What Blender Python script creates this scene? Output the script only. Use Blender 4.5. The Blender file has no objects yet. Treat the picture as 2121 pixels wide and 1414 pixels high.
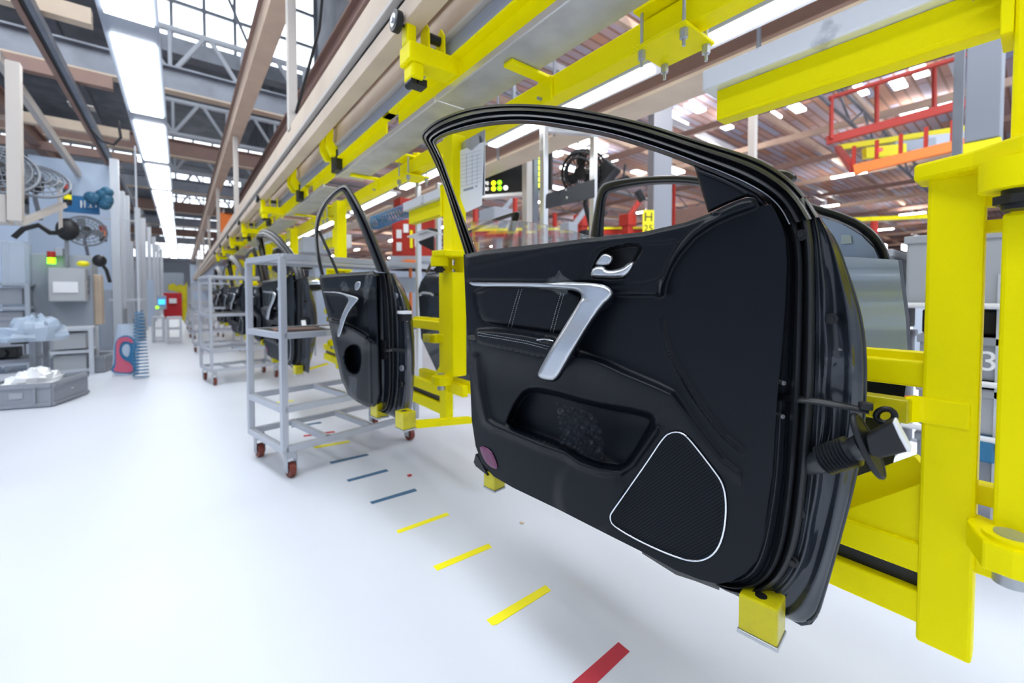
import bpy, bmesh, math, random
import numpy as np
from mathutils import Vector, Matrix
from mathutils.geometry import delaunay_2d_cdt
random.seed(7)
sc = bpy.context.scene
COL = sc.collection

# ------------------------------------------------------------------ camera, world, exposure
FPX, PPX, PPY, CAMH = 870.0, 1060.5, 637.0, 1.15
PHI = math.atan(685/870.0)
THETA = math.atan(25/870.0)
cam = bpy.data.cameras.new('camera'); camo = bpy.data.objects.new('camera', cam); COL.objects.link(camo)
cam.sensor_width = 36; cam.lens = FPX/2121*36; cam.shift_y = -(707-PPY)/2121
cam.clip_start = .05; cam.clip_end = 300
camo.location = (0, 0, CAMH); camo.rotation_euler = (math.pi/2-THETA, 0, -PHI)
cam.dof.use_dof = True; cam.dof.focus_distance = 1.1; cam.dof.aperture_fstop = 2.2
sc.camera = camo
world = bpy.data.worlds.new('world'); sc.world = world; world.use_nodes = True
bg = world.node_tree.nodes['Background']; bg.inputs[0].default_value = (.84, .89, 1, 1); bg.inputs[1].default_value = .62
sc.view_settings.view_transform = 'Standard'; sc.view_settings.look = 'None'
sc.view_settings.gamma = 1; sc.view_settings.exposure = 0.42; sc.view_settings.use_curve_mapping = False
sc.cycles.use_denoising = True
sc.cycles.max_bounces = 8
sc.cycles.sample_clamp_indirect = 8

def area(name, loc, sx, sy, power, rot=(0, 0, 0), color=(1, 1, 1)):
    l = bpy.data.lights.new(name, 'AREA'); l.shape = 'RECTANGLE'; l.size = sx; l.size_y = sy; l.energy = power; l.color = color
    o = bpy.data.objects.new(name, l); COL.objects.link(o); o.location = loc; o.rotation_euler = rot
    return o
# ------------------------------------------------------------------ pixel rays (2121x1414)
_F = Vector((math.sin(PHI), math.cos(PHI), 0)); _R = Vector((math.cos(PHI), -math.sin(PHI), 0)); _Z = Vector((0, 0, 1))
_FW = _F*math.cos(THETA)-_Z*math.sin(THETA); _UP = _Z*math.cos(THETA)+_F*math.sin(THETA)
CAMP = Vector((0, 0, CAMH))
def ray(px, py):
    return _R*((px-PPX)/FPX)+_UP*(-(py-PPY)/FPX)+_FW
def at(px, py, d):
    """point seen at the pixel, d metres ahead of the lens"""
    return CAMP+ray(px, py)*d
def onplane(px, py, p0, n):
    r = ray(px, py); return CAMP+r*((Vector(p0)-CAMP).dot(n)/r.dot(n))
def onX(px, py, X): return onplane(px, py, (X, 0, 0), Vector((1, 0, 0)))
def onY(px, py, Y): return onplane(px, py, (0, Y, 0), Vector((0, 1, 0)))
def onZ(px, py, Z): return onplane(px, py, (0, 0, Z), Vector((0, 0, 1)))

# ------------------------------------------------------------------ materials
M = {}
def mat(name, col, rough=.5, metal=0, coat=0, bump=None, var=None, spec=.5, trans=0, emis=None, alpha=1, ior=1.45, coat_rough=.05, scale3=None):
    m = bpy.data.materials.new(name); m.use_nodes = True; nt = m.node_tree; b = nt.nodes['Principled BSDF']
    b.inputs['Base Color'].default_value = (*col, 1); b.inputs['Roughness'].default_value = rough; b.inputs['Metallic'].default_value = metal
    b.inputs['Coat Weight'].default_value = coat; b.inputs['Coat Roughness'].default_value = coat_rough
    b.inputs['Specular IOR Level'].default_value = spec; b.inputs['Transmission Weight'].default_value = trans; b.inputs['Alpha'].default_value = alpha
    b.inputs['IOR'].default_value = ior
    if emis:
        b.inputs['Emission Color'].default_value = (*emis[0], 1); b.inputs['Emission Strength'].default_value = emis[1]
    tc = None
    if bump or var:
        tc = nt.nodes.new('ShaderNodeTexCoord'); src = tc.outputs['Object']
        if scale3:
            mp = nt.nodes.new('ShaderNodeMapping'); mp.inputs['Scale'].default_value = scale3; nt.links.new(src, mp.inputs[0]); src = mp.outputs[0]
    if bump:
        n = nt.nodes.new('ShaderNodeTexNoise'); n.inputs['Scale'].default_value = bump[0]; n.inputs['Detail'].default_value = 3
        nt.links.new(src, n.inputs['Vector']); bp = nt.nodes.new('ShaderNodeBump'); bp.inputs['Strength'].default_value = bump[1]; bp.inputs['Distance'].default_value = bump[2]
        nt.links.new(n.outputs[0], bp.inputs['Height']); nt.links.new(bp.outputs[0], b.inputs['Normal'])
    if var:   # (scale, other colour, lo, hi)
        n = nt.nodes.new('ShaderNodeTexNoise'); n.inputs['Scale'].default_value = var[0]; n.inputs['Detail'].default_value = 5
        nt.links.new(src, n.inputs['Vector']); r = nt.nodes.new('ShaderNodeMapRange'); r.inputs[1].default_value = var[2]; r.inputs[2].default_value = var[3]
        nt.links.new(n.outputs[0], r.inputs[0]); mx = nt.nodes.new('ShaderNodeMix'); mx.data_type = 'RGBA'
        mx.inputs[6].default_value = (*col, 1); mx.inputs[7].default_value = (*var[1], 1)
        nt.links.new(r.outputs[0], mx.inputs[0]); nt.links.new(mx.outputs[2], b.inputs['Base Color'])
    M[name] = m; return m
mat('floor', (.66, .69, .755), .42, var=(.55, (.58, .60, .645), .5, .85), spec=.28, bump=(3, .05, .01))
mat('yellow', (1, .885, .0), .45, spec=.12, bump=(55, .12, .002), var=(9, (.90, .78, .0), .62, .9))
mat('yellow_poly', (.72, .64, .005), .25, spec=.5, trans=.2, var=(14, (.50, .42, .005), .5, .75))
mat('cream', (.66, .53, .40), .5, var=(2.5, (.56, .44, .34), .4, .7))
mat('peach', (.66, .49, .37), .55, var=(3, (.56, .42, .33), .4, .7))
mat('fan_grey', (.16, .18, .21), .4)
mat('brown', (.30, .19, .15), .6, var=(4, (.27, .17, .15), .4, .7))
mat('cream_white', (.55, .51, .47), .5)
mat('grey_steel', (.24, .26, .30), .45, metal=.3, var=(3, (.19, .20, .23), .4, .7))
mat('galv', (.52, .54, .57), .38, metal=.65, var=(8, (.42, .44, .47), .4, .65), bump=(30, .1, .002))
mat('plate', (.56, .56, .56), .42, metal=.45, var=(5, (.42, .42, .42), .42, .7), bump=(20, .12, .002))
mat('tray', (.88, .90, .93), .35, metal=.15, var=(12, (.55, .57, .6), .6, .7))
mat('blue_grey', (.42, .47, .56), .45, metal=.3)
mat('white_steel', (.56, .59, .64), .45)
mat('alu', (.78, .79, .80), .3, metal=.7)
mat('trolley', (.52, .545, .60), .4, metal=.2)
mat('roof_dark', (.11, .12, .145), .7, var=(1.2, (.17, .175, .20), .4, .6))
mat('roof_brown', (.40, .20, .13), .7)
mat('wall_pale', (.50, .60, .75), .6)
mat('wall_grey', (.42, .47, .54), .6)
mat('mach_grey', (.36, .40, .46), .5)
mat('cab_grey', (.44, .46, .48), .5)
mat('bin_grey', (.30, .32, .36), .55)
mat('bin_pale', (.40, .42, .46), .5)
mat('black', (.012, .013, .015), .45)
mat('rubber', (.013, .015, .018), .42, spec=.45)
mat('rubber_wheel', (.20, .045, .03), .5)
mat('trim_black', (.0025, .0045, .0085), .40, spec=.27, bump=(420, .28, .0006))
mat('trim_smooth', (.004, .006, .011), .38, spec=.35, bump=(500, .15, .0004))
mat('leather', (.003, .0045, .008), .40, spec=.3, bump=(260, .2, .0006))
mat('gloss_black', (.005, .006, .008), .28, spec=.4)
mat('frame_black', (.008, .010, .014), .36, spec=.45)
mat('paint_dark', (.020, .026, .036), .26, metal=.3, coat=.5)
mat('paint_silver', (.42, .51, .68), .32, metal=.4, coat=.7)
mat('satin', (.60, .62, .65), .33, metal=.9)
mat('chrome', (.85, .88, .92), .12, metal=1)
mat('stitch', (.62, .66, .70), .7)
mat('reflector', (.16, .05, .11), .2)
mat('paper', (.95, .96, .98), .6)
mat('paper_ink', (.35, .40, .47), .7)
mat('white_plastic', (.85, .86, .88), .4)
mat('red', (.45, .03, .018), .5)
mat('orange', (.85, .20, .03), .5)
mat('tape_red', (.48, .03, .05), .45)
mat('tape_blue', (.045, .14, .27), .45)
mat('tape_yellow', (.95, .84, .01), .45)
mat('teal', (.02, .10, .18), .5)
mat('hose_blue', (.03, .19, .38), .35)
mat('sign_blue', (.02, .14, .33), .5)
mat('machine_red', (.50, .01, .02), .45)
mat('pink', (.62, .12, .20), .5)
mat('poly_bag', (.62, .74, .88), .3, alpha=.6)
mat('lamp', (1, 1, 1), .5, emis=((.95, .98, 1), 7.5))
mat('lamp_right', (1, 1, 1), .5, emis=((.95, .98, 1), 5))
mat('fill_tube_glow', (1, 1, 1), .5, emis=((1, .93, .88), 70))
mat('skylight', (1, 1, 1), .5, emis=((.86, .93, 1), 2.0))
mat('fill_rooflight', (1, 1, 1), .5, emis=((.88, .94, 1), 7))
mat('column_grey', (.25, .27, .31), .5)
mat('gaiter', (.022, .025, .03), .3, spec=.7)
mat('led_green', (.3, .9, .02), .5, emis=((.30, .95, .01), 1.6))
mat('led_yellow', (.8, .9, .02), .5, emis=((.85, .95, .01), 1.6))
mat('led_white', (.9, .9, .9), .5, emis=((.95, .93, .9), 1.1))
mat('led_red', (.9, .05, .03), .5, emis=((1, .02, .03), 3))
mat('screen_blue', (.1, .5, .9), .5, emis=((.03, .35, .9), 1.6))
mat('glass', (.80, .88, .87), .02, trans=1, ior=1.05, alpha=.35)
mat('mesh_screen', (.55, .6, .66), .3, alpha=.35, metal=.2)
def roof_mat():
    m = M['roof_brown']; nt = m.node_tree; b = nt.nodes['Principled BSDF']; tc = nt.nodes.new('ShaderNodeTexCoord')
    br = nt.nodes.new('ShaderNodeTexBrick'); br.inputs['Scale'].default_value = 1; br.inputs['Color1'].default_value = (.50, .27, .19, 1); br.inputs['Color2'].default_value = (.38, .42, .58, 1); br.inputs['Mortar'].default_value = (.30, .17, .13, 1)
    br.inputs['Mortar Size'].default_value = .03; br.inputs['Brick Width'].default_value = 1.9; br.inputs['Row Height'].default_value = .24; br.inputs['Bias'].default_value = -.05
    nt.links.new(tc.outputs['Object'], br.inputs['Vector']); nt.links.new(br.outputs['Color'], b.inputs['Base Color'])
roof_mat()
def film_mat():
    mat('film_dark', (.06, .07, .09), .07, alpha=.30, spec=1.0, bump=(60, .8, .004))
    m = mat('film', (.8, .86, .92), .12, alpha=.06, spec=1.0, bump=(45, .9, .004)); return m
film_mat()
def speaker_mat():
    m = mat('speaker_mesh', (.007, .008, .010), .5, spec=.15); nt = m.node_tree; b = nt.nodes['Principled BSDF']
    tc = nt.nodes.new('ShaderNodeTexCoord'); mp = nt.nodes.new('ShaderNodeMapping'); mp.inputs['Scale'].default_value = (320, 320, 320)
    nt.links.new(tc.outputs['Object'], mp.inputs[0])
    sep = nt.nodes.new('ShaderNodeSeparateXYZ'); nt.links.new(mp.outputs[0], sep.inputs[0])
    def sn(o):
        s = nt.nodes.new('ShaderNodeMath'); s.operation = 'SINE'; k = nt.nodes.new('ShaderNodeMath'); k.operation = 'MULTIPLY'; k.inputs[1].default_value = math.pi*.72
        nt.links.new(o, k.inputs[0]); nt.links.new(k.outputs[0], s.inputs[0]); return s.outputs[0]
    mu = nt.nodes.new('ShaderNodeMath'); mu.operation = 'MULTIPLY'; nt.links.new(sn(sep.outputs[0]), mu.inputs[0]); nt.links.new(sn(sep.outputs[2]), mu.inputs[1])
    rp = nt.nodes.new('ShaderNodeMapRange'); rp.inputs[1].default_value = -.15; rp.inputs[2].default_value = .35; nt.links.new(mu.outputs[0], rp.inputs[0])
    mx = nt.nodes.new('ShaderNodeMix'); mx.data_type = 'RGBA'; mx.inputs[6].default_value = (.010, .014, .020, 1); mx.inputs[7].default_value = (.001, .001, .002, 1)
    nt.links.new(rp.outputs[0], mx.inputs[0]); nt.links.new(mx.outputs[2], b.inputs['Base Color'])
speaker_mat()

# ------------------------------------------------------------------ mesh building, always in world coordinates
V3 = Vector
class MB:
    def __init__(s): s.v = []; s.f = []
    def add(s, vs, fs):
        b = len(s.v); s.v += [V3(v) for v in vs]; s.f += [tuple(i+b for i in f) for f in fs]; return s
    def box(s, x0, x1, y0, y1, z0, z1):
        vs = [(x, y, z) for z in (z0, z1) for x, y in ((x0, y0), (x1, y0), (x1, y1), (x0, y1))]
        return s.add(vs, [(3, 2, 1, 0), (4, 5, 6, 7), (0, 1, 5, 4), (1, 2, 6, 5), (2, 3, 7, 6), (3, 0, 4, 7)])
    def beam(s, p0, p1, w, h, up=(0, 0, 1)):
        p0, p1 = V3(p0), V3(p1); d = (p1-p0).normalized(); r = d.cross(V3(up))
        if r.length < 1e-4: r = d.cross(V3((0, 1, 0)))
        r.normalize(); u = r.cross(d).normalized(); vs = []
        for p in (p0, p1):
            for a, b in ((-1, -1), (1, -1), (1, 1), (-1, 1)): vs.append(p+r*(a*w/2)+u*(b*h/2))
        return s.add(vs, [(3, 2, 1, 0), (4, 5, 6, 7), (0, 1, 5, 4), (1, 2, 6, 5), (2, 3, 7, 6), (3, 0, 4, 7)])
    def ibeam(s, p0, p1, w, h, t=.02, up=(0, 0, 1)):
        p0, p1, U = V3(p0), V3(p1), V3(up); o = U*((h-t)/2)
        s.beam(p0+o, p1+o, w, t, up); s.beam(p0-o, p1-o, w, t, up); return s.beam(p0, p1, t, h-2*t, up)
    def cyl(s, p0, p1, r, n=14, r2=None, caps=True):
        p0, p1 = V3(p0), V3(p1); d = (p1-p0).normalized(); a = d.orthogonal().normalized(); b = d.cross(a); r2 = r if r2 is None else r2; vs = []
        for p, q in ((p0, r), (p1, r2)):
            for i in range(n):
                t = 2*math.pi*i/n; vs.append(p+a*(q*math.cos(t))+b*(q*math.sin(t)))
        fs = [(i, (i+1) % n, n+(i+1) % n, n+i) for i in range(n)]
        if caps: fs += [tuple(range(n-1, -1, -1)), tuple(range(n, 2*n))]
        return s.add(vs, fs)
    def tube(s, pts, r, n=8, closed=False, flat=1.0):
        pts = [V3(p) for p in pts]; N = len(pts); vs = []; prev = None
        for i, p in enumerate(pts):
            d = (pts[(i+1) % N] if (closed or i < N-1) else p)-(pts[i-1] if (closed or i > 0) else p)
            d.normalize()
            a = d.orthogonal().normalized() if prev is None else (prev-d*prev.dot(d)).normalized()
            prev = a; b = d.cross(a); rr = r[i] if isinstance(r, (list, tuple)) else r
            for k in range(n):
                t = 2*math.pi*k/n; vs.append(p+a*(rr*math.cos(t))+b*(rr*flat*math.sin(t)))
        fs = []
        for i in range(N if closed else N-1):
            j = (i+1) % N
            fs += [(i*n+k, i*n+(k+1) % n, j*n+(k+1) % n, j*n+k) for k in range(n)]
        if not closed: fs += [tuple(range(n-1, -1, -1)), tuple(range((N-1)*n, N*n))]
        return s.add(vs, fs)
    def prism(s, pts, off):
        pts = [V3(p) for p in pts]; off = V3(off); n = len(pts)
        return s.add(pts+[p+off for p in pts], [tuple(range(n-1, -1, -1)), tuple(range(n, 2*n))]+[(i, (i+1) % n, n+(i+1) % n, n+i) for i in range(n)])
    def loft(s, rows, cap=False):
        m = len(rows[0]); vs = [p for r in rows for p in r]; fs = []
        for i in range(len(rows)-1):
            for j in range(m-1): fs.append((i*m+j, i*m+j+1, (i+1)*m+j+1, (i+1)*m+j))
        if cap: fs += [tuple(range(m)), tuple(range((len(rows)-1)*m, len(rows)*m))]
        return s.add(vs, fs)
    def poly(s, pts): return s.add(pts, [tuple(range(len(pts)))])
    def sphere(s, c, r, n=10, m=8, sc=(1, 1, 1)):
        c = V3(c); vs = []
        for i in range(m+1):
            a = math.pi*i/m
            for j in range(n):
                t = 2*math.pi*j/n; vs.append(c+V3((r*sc[0]*math.sin(a)*math.cos(t), r*sc[1]*math.sin(a)*math.sin(t), r*sc[2]*math.cos(a))))
        return s.add(vs, [(i*n+j, i*n+(j+1) % n, (i+1)*n+(j+1) % n, (i+1)*n+j) for i in range(m) for j in range(n)])

ROOT = {}      # object name -> inverse matrix of its root
def mesh_from(mb, inv=None, smooth=False, fix=True):
    me = bpy.data.meshes.new('m'); vs = [inv@v for v in mb.v] if inv is not None else mb.v
    me.from_pydata([tuple(v) for v in vs], [], mb.f); me.update()
    if fix:
        bm = bmesh.new(); bm.from_mesh(me); bmesh.ops.recalc_face_normals(bm, faces=bm.faces); bm.to_mesh(me); bm.free()
    if smooth:
        me.shade_smooth()
        if smooth != 'full':
            me.set_sharp_from_angle(angle=math.radians(35 if smooth is True else smooth))
    return me
def tagp(o, label=None, cat=None, group=None, kind=None):
    if label: o['label'] = label
    if cat: o['category'] = cat
    if group: o['group'] = group
    if kind: o['kind'] = kind
    return o
def thing(name, label, cat, loc, rotz=0, group=None, kind=None):
    o = bpy.data.objects.new(name, None); COL.objects.link(o); o.location = loc; o.rotation_euler = (0, 0, rotz); o.empty_display_size = .1
    ROOT[o.name] = (Matrix.Translation(V3(loc))@Matrix.Rotation(rotz, 4, 'Z')).inverted()
    return tagp(o, label, cat, group, kind)
def part(mb, name, mt, parent, bevel=0, smooth=False, label=None, fix=True, kind=None):
    inv = ROOT[parent.name]
    me = mesh_from(mb, inv, smooth, fix); me.name = name; me.materials.append(M[mt])
    o = bpy.data.objects.new(name, me); COL.objects.link(o); o.parent = parent; ROOT[o.name] = inv
    if bevel:
        b = o.modifiers.new('bevel', 'BEVEL'); b.width = bevel; b.segments = 2; b.limit_method = 'ANGLE'; b.angle_limit = math.radians(40)
    if label: o['label'] = label
    if kind: o['kind'] = kind
    return o
def single(mb, name, mt, label=None, cat=None, group=None, kind=None, bevel=0, smooth=False, fix=True):
    xs = [v.x for v in mb.v]; ys = [v.y for v in mb.v]; zs = [v.z for v in mb.v]
    c = V3(((min(xs)+max(xs))/2, (min(ys)+max(ys))/2, min(zs)))
    inv = Matrix.Translation(-c); me = mesh_from(mb, inv, smooth, fix); me.name = name; me.materials.append(M[mt])
    o = bpy.data.objects.new(name, me); COL.objects.link(o); o.location = c; ROOT[o.name] = inv
    if bevel:
        b = o.modifiers.new('bevel', 'BEVEL'); b.width = bevel; b.segments = 2; b.limit_method = 'ANGLE'; b.angle_limit = math.radians(40)
    return tagp(o, label, cat, group, kind)
KIDS = {}
def copy_tree(o, loc, label=None, group=None, rotz=None):
    r = o.copy(); COL.objects.link(r); r.location = loc
    if rotz is not None: r.rotation_euler = (0, 0, rotz)
    if label: r['label'] = label
    if group: r['group'] = group
    def rec(a, b):
        for ch in [x for x in allobj if x.parent == a]:
            c = ch.copy(); COL.objects.link(c); c.parent = b; rec(ch, c)
    allobj = list(COL.objects); rec(o, r); return r
def text_mesh(txt, origin, xdir, ydir, size, name, mt, parent=None, depth=.002, label=None):
    cu = bpy.data.curves.new('t', 'FONT'); cu.body = txt; cu.size = size; cu.extrude = depth/2; cu.align_x = 'CENTER'; cu.align_y = 'CENTER'
    to = bpy.data.objects.new('t', cu); COL.objects.link(to)
    dg = bpy.context.evaluated_depsgraph_get(); dg.update(); me = bpy.data.meshes.new_from_object(to.evaluated_get(dg)); bpy.data.objects.remove(to)
    x = V3(xdir).normalized(); y = V3(ydir).normalized(); z = x.cross(y)
    R = Matrix((x, y, z)).transposed().to_4x4(); T = Matrix.Translation(V3(origin))@R
    if parent is not None: T = ROOT[parent.name]@T
    me.transform(T); me.materials.clear(); me.materials.append(M[mt]); me.name = name
    o = bpy.data.objects.new(name, me); COL.objects.link(o)
    if parent is not None: o.parent = parent; ROOT[o.name] = ROOT[parent.name]
    if label: o['label'] = label
    return o
ORD = ['nearest', 'second', 'third', 'fourth', 'fifth', 'sixth', 'seventh', 'eighth', 'ninth', 'tenth', 'eleventh', 'twelfth', 'thirteenth', 'fourteenth', 'fifteenth']

# ------------------------------------------------------------------ setting
f = MB().box(-16, 72, -8, 90, -.1, 0); single(f, 'floor', 'floor', kind='structure')
single(MB().box(-16.2, 3.2, -4, 62, 9.9, 10.1), 'ceiling', 'roof_dark', kind='structure')
single(MB().box(3.2, 72, -6, 90, 6.5, 6.6), 'ceiling', 'roof_brown', kind='structure')
single(MB().box(3.15, 3.2, -4, 62, 6.6, 9.9), 'wall_upstand', 'roof_dark', kind='structure')
single(MB().box(-5.6, -5.5, 2, 62, 0, 4.3), 'wall_left', 'wall_pale', kind='structure')
single(MB().box(-16.1, -16, -4, 62, 0, 9.9), 'wall_outer', 'wall_grey', kind='structure')
single(MB().box(-16, 3.2, 61.9, 62, 0, 9.9), 'wall_end', 'wall_grey', kind='structure')
single(MB().box(3.2, 72, 89.9, 90, 0, 6.6), 'wall_far_end', 'wall_grey', kind='structure')
single(MB().box(2.2, 72, -6.1, -6, 0, 6.5), 'wall_light_block', 'wall_grey', kind='structure')  # unseen wall added to keep bright reflections off the door edge
single(MB().box(71.9, 72, -6, 90, 0, 6.5), 'wall_right', 'wall_grey', kind='structure')
# ------------------------------------------------------------------ front door, the main subject
def resample(pts, n):
    P = np.array(pts, float); d = np.r_[0, np.cumsum(np.hypot(*np.diff(P, axis=0).T))]
    t = np.linspace(0, d[-1], n); return np.c_[np.interp(t, d, P[:, 0]), np.interp(t, d, P[:, 1])]
def smooth_closed(pts, it=2):
    P = np.array(pts, float)
    for _ in range(it):
        Q = np.roll(P, -1, 0); P = np.stack([.75*P+.25*Q, .25*P+.75*Q], 1).reshape(-1, 2)
    return P
def smooth_open(pts, it=2):
    P = np.array(pts, float)
    for _ in range(it):
        A, B = P[:-1], P[1:]; C = np.stack([.75*A+.25*B, .25*A+.75*B], 1).reshape(-1, 2); P = np.vstack([P[:1], C, P[-1:]])
    return P
def dseg(P, L, closed=False):
    L = np.array(L, float)
    if closed: L = np.vstack([L, L[:1]])
    best = np.full(len(P), 1e9); side = np.zeros(len(P)); par = np.zeros(len(P)); cum = 0
    for a, b in zip(L[:-1], L[1:]):
        ab = b-a; l2 = max(ab@ab, 1e-9); t = np.clip(((P-a)@ab)/l2, 0, 1); q = P-(a+t[:, None]*ab); d = np.hypot(q[:, 0], q[:, 1])
        m = d < best; best[m] = d[m]; side[m] = np.sign(ab[0]*q[m, 1]-ab[1]*q[m, 0]); par[m] = cum+t[m]*math.sqrt(l2); cum += math.sqrt(l2)
    return best, side, par/max(cum, 1e-9)
def inside(P, L):
    L = np.array(L, float); c = np.zeros(len(P), bool); x, y = P[:, 0], P[:, 1]
    for a, b in zip(L, np.roll(L, -1, 0)):
        cond = (a[1] > y) != (b[1] > y)
        with np.errstate(divide='ignore', invalid='ignore'): xi = (b[0]-a[0])*(y-a[1])/(b[1]-a[1])+a[0]
        c ^= cond & (x < xi)
    return c
def sdin(P, L):          # positive inside
    d, _, _ = dseg(P, L, True); return np.where(inside(P, L), d, -d)
def sst(x, a, b):
    t = np.clip((x-a)/(b-a), 0, 1); return t*t*(3-2*t)

class Plane:
    """local frame of a hanging door: u along, w towards the aisle, v up"""
    def __init__(s, px, depth, vpx):
        p = at(px, 612, depth); s.O = V3((p.x, p.y, 0)); b = math.atan((vpx-PPX)/FPX)+PHI
        s.D = V3((math.sin(b), math.cos(b), 0)); s.N = V3((-s.D.y, s.D.x, 0)); s.rot = math.atan2(s.D.y, s.D.x)
    def p(s, x, y, w=0.0): return onplane(x, y, s.O+s.N*w, s.N)
def relief_sheet(pl, outline, wfun, step):
    O = np.array(outline, float); x0, y0 = O.min(0); x1, y1 = O.max(0)
    gx, gy = np.meshgrid(np.arange(x0, x1, step), np.arange(y0, y1, step)); G = np.c_[gx.ravel(), gy.ravel()]
    G = G[sdin(G, O) > step*.6]
    n = len(O); segs = []; B = []
    for a, b in zip(O, np.roll(O, -1, 0)):
        k = max(1, int(np.hypot(*(b-a))/step)); B += [a+(b-a)*i/k for i in range(k)]
    B = np.array(B); P = np.vstack([B, G]); nb = len(B)
    co, ed, fa, *_ = delaunay_2d_cdt([V3((p[0], p[1])) for p in P], [(i, (i+1) % nb) for i in range(nb)], [], 1, 1e-4)
    C = np.array([(c.x, c.y) for c in co]); W = wfun(C)
    mb = MB(); mb.v = [pl.p(c[0], c[1], w) for c, w in zip(C, W)]; mb.f = [tuple(f_) for f_ in fa]
    return mb
def strip(pl, stations, prof, n, wscale=1):
    """stations: ((outer px),(inner px)); prof: list of (t,w)"""
    t = np.linspace(0, 1, n); w = np.interp(t, [a for a, _ in prof], [b for _, b in prof]); rows = []
    for o, i in stations: rows.append([pl.p(o[0]+(i[0]-o[0])*a, o[1]+(i[1]-o[1])*a, b*wscale) for a, b in zip(t, w)])
    return MB().loft(rows)
def pair_smooth(st, it=2):
    A = smooth_open([s_[0] for s_ in st], it); B = smooth_open([s_[1] for s_ in st], it); return list(zip(A, B))
def raised(pl, outline, w_out, w_in, rim, crown=0, step=4, wbase=None):
    """closed raised piece with rounded edges and side walls"""
    O = np.array(outline, float)
    def wf(C):
        d = np.maximum(sdin(C, O), 0); b = wbase(C) if wbase else 0
        return b+w_out+(w_in-w_out)*np.sqrt(np.clip(1-(1-np.clip(d/rim, 0, 1))**2, 0, 1))+crown*sst(d, 0, rim*4)
    return relief_sheet(pl, O, wf, step)

D1 = Plane(1600, .827, 200)
d1 = thing('front_car_door', 'nearest black car door hanging inner side out, open speaker grille and silver pull handle', 'car door', D1.O, D1.rot)
TRIM = [(960, 527), (1000, 519), (1063, 511), (1150, 502), (1227, 492), (1334, 480), (1421, 460), (1472, 441), (1500, 427), (1530, 414), (1548, 409), (1562, 410), (1574, 427), (1597, 423), (1608, 441), (1620, 468), (1627, 495), (1630, 545), (1626, 637), (1617, 748), (1610, 821), (1605, 895),
        (1600, 980), (1592, 1030), (1580, 1120), (1568, 1160), (1545, 1186), (1515, 1204), (1486, 1209), (1447, 1199), (1398, 1180), (1341, 1148), (1271, 1113), (1200, 1077), (1157, 1055), (1063, 1010), (1022, 986), (997, 957), (985, 923), (977, 870), (973, 767), (965, 644)]
FACE = [(940, 500), (1334, 455), (1500, 400), (1562, 400), (1582, 465), (1589, 527), (1585, 601), (1574, 711), (1562, 821), (1556, 895), (1546, 942), (1542, 988), (1536, 1060), (1525, 1125), (1500, 1163), (1454, 1182), (1420, 1178), (1341, 1140), (1271, 1105), (1157, 1047), (1063, 1003), (1026, 981), (940, 990)]
UP = [(940, 500), (1227, 470), (1460, 430), (1487, 442), (1457, 458), (1428, 479), (1402, 509), (1384, 538), (1369, 579), (1371, 613), (1268, 610), (1245, 586), (940, 580)]
BAND = [(1472, 441), (1530, 412), (1562, 410), (1575, 428), (1560, 431), (1516, 446), (1476, 465), (1439, 490), (1406, 527), (1388, 557), (1377, 586), (1373, 613), (1360, 613), (1369, 579), (1384, 538), (1402, 509), (1428, 479), (1457, 457), (1487, 443)]
INSERT = smooth_closed([(983, 592), (1110, 592), (1205, 600), (1205, 640), (1180, 692), (1145, 691), (1090, 683), (1026, 674), (1001, 668), (989, 645)], 1)
ARM = smooth_closed([(983, 688), (993, 681), (1063, 687), (1145, 702), (1195, 712), (1190, 748), (1129, 743), (1060, 727), (1000, 715), (985, 709)], 1)
RIDGE = [(960, 700), (985, 704), (1022, 716), (1060, 725), (1129, 741), (1202, 738), (1248, 755), (1289, 775), (1350, 801), (1388, 818), (1412, 849), (1447, 896), (1493, 953), (1539, 988)]
LINEB = [(1373, 613), (1371, 640), (1373, 685), (1384, 722), (1406, 766), (1439, 821), (1458, 850), (1500, 903), (1546, 942)]
MID = [(1215, 650), (1268, 616), (1372, 618), (1368, 690), (1382, 740), (1400, 780), (1375, 785), (1309, 748), (1248, 722), (1195, 716)]
POCKET = smooth_closed([(1046, 884), (1060, 845), (1080, 812), (1100, 802), (1145, 808), (1227, 832), (1330, 850), (1356, 862), (1355, 882), (1312, 950), (1296, 969), (1270, 971), (1240, 966), (1194, 944), (1170, 927), (1125, 910)], 1)
LIP = [(985, 740), (992, 800), (1001, 849), (1008, 872), (1022, 882), (1046, 892), (1125, 925), (1170, 940), (1202, 962), (1244, 976), (1285, 978), (1309, 962), (1358, 892)]
SPK = smooth_closed([(1394, 894), (1376, 902), (1341, 956), (1271, 1055), (1262, 1070), (1270, 1090), (1341, 1129), (1412, 1158), (1450, 1163), (1482, 1146), (1499, 1108), (1505, 1050), (1499, 1003), (1476, 970), (1426, 906), (1410, 895)], 2)
CUBBY = smooth_closed([(1223, 576), (1227, 554), (1244, 520), (1268, 511), (1313, 503), (1328, 508), (1328, 522), (1313, 545), (1299, 574), (1275, 578)], 2)
BEZEL = smooth_closed([(1203, 585), (1212, 552), (1228, 522), (1242, 512), (1311, 498), (1345, 505), (1414, 497), (1390, 530), (1372, 577), (1322, 590), (1250, 592)], 1)
STL = [((1075, 598), (1065, 632), (1052, 678)), ((1081, 598), (1071, 632), (1059, 679)), ((1162, 606), (1152, 640), (1139, 689)), ((1168, 608), (1158, 642), (1145, 690))]
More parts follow.
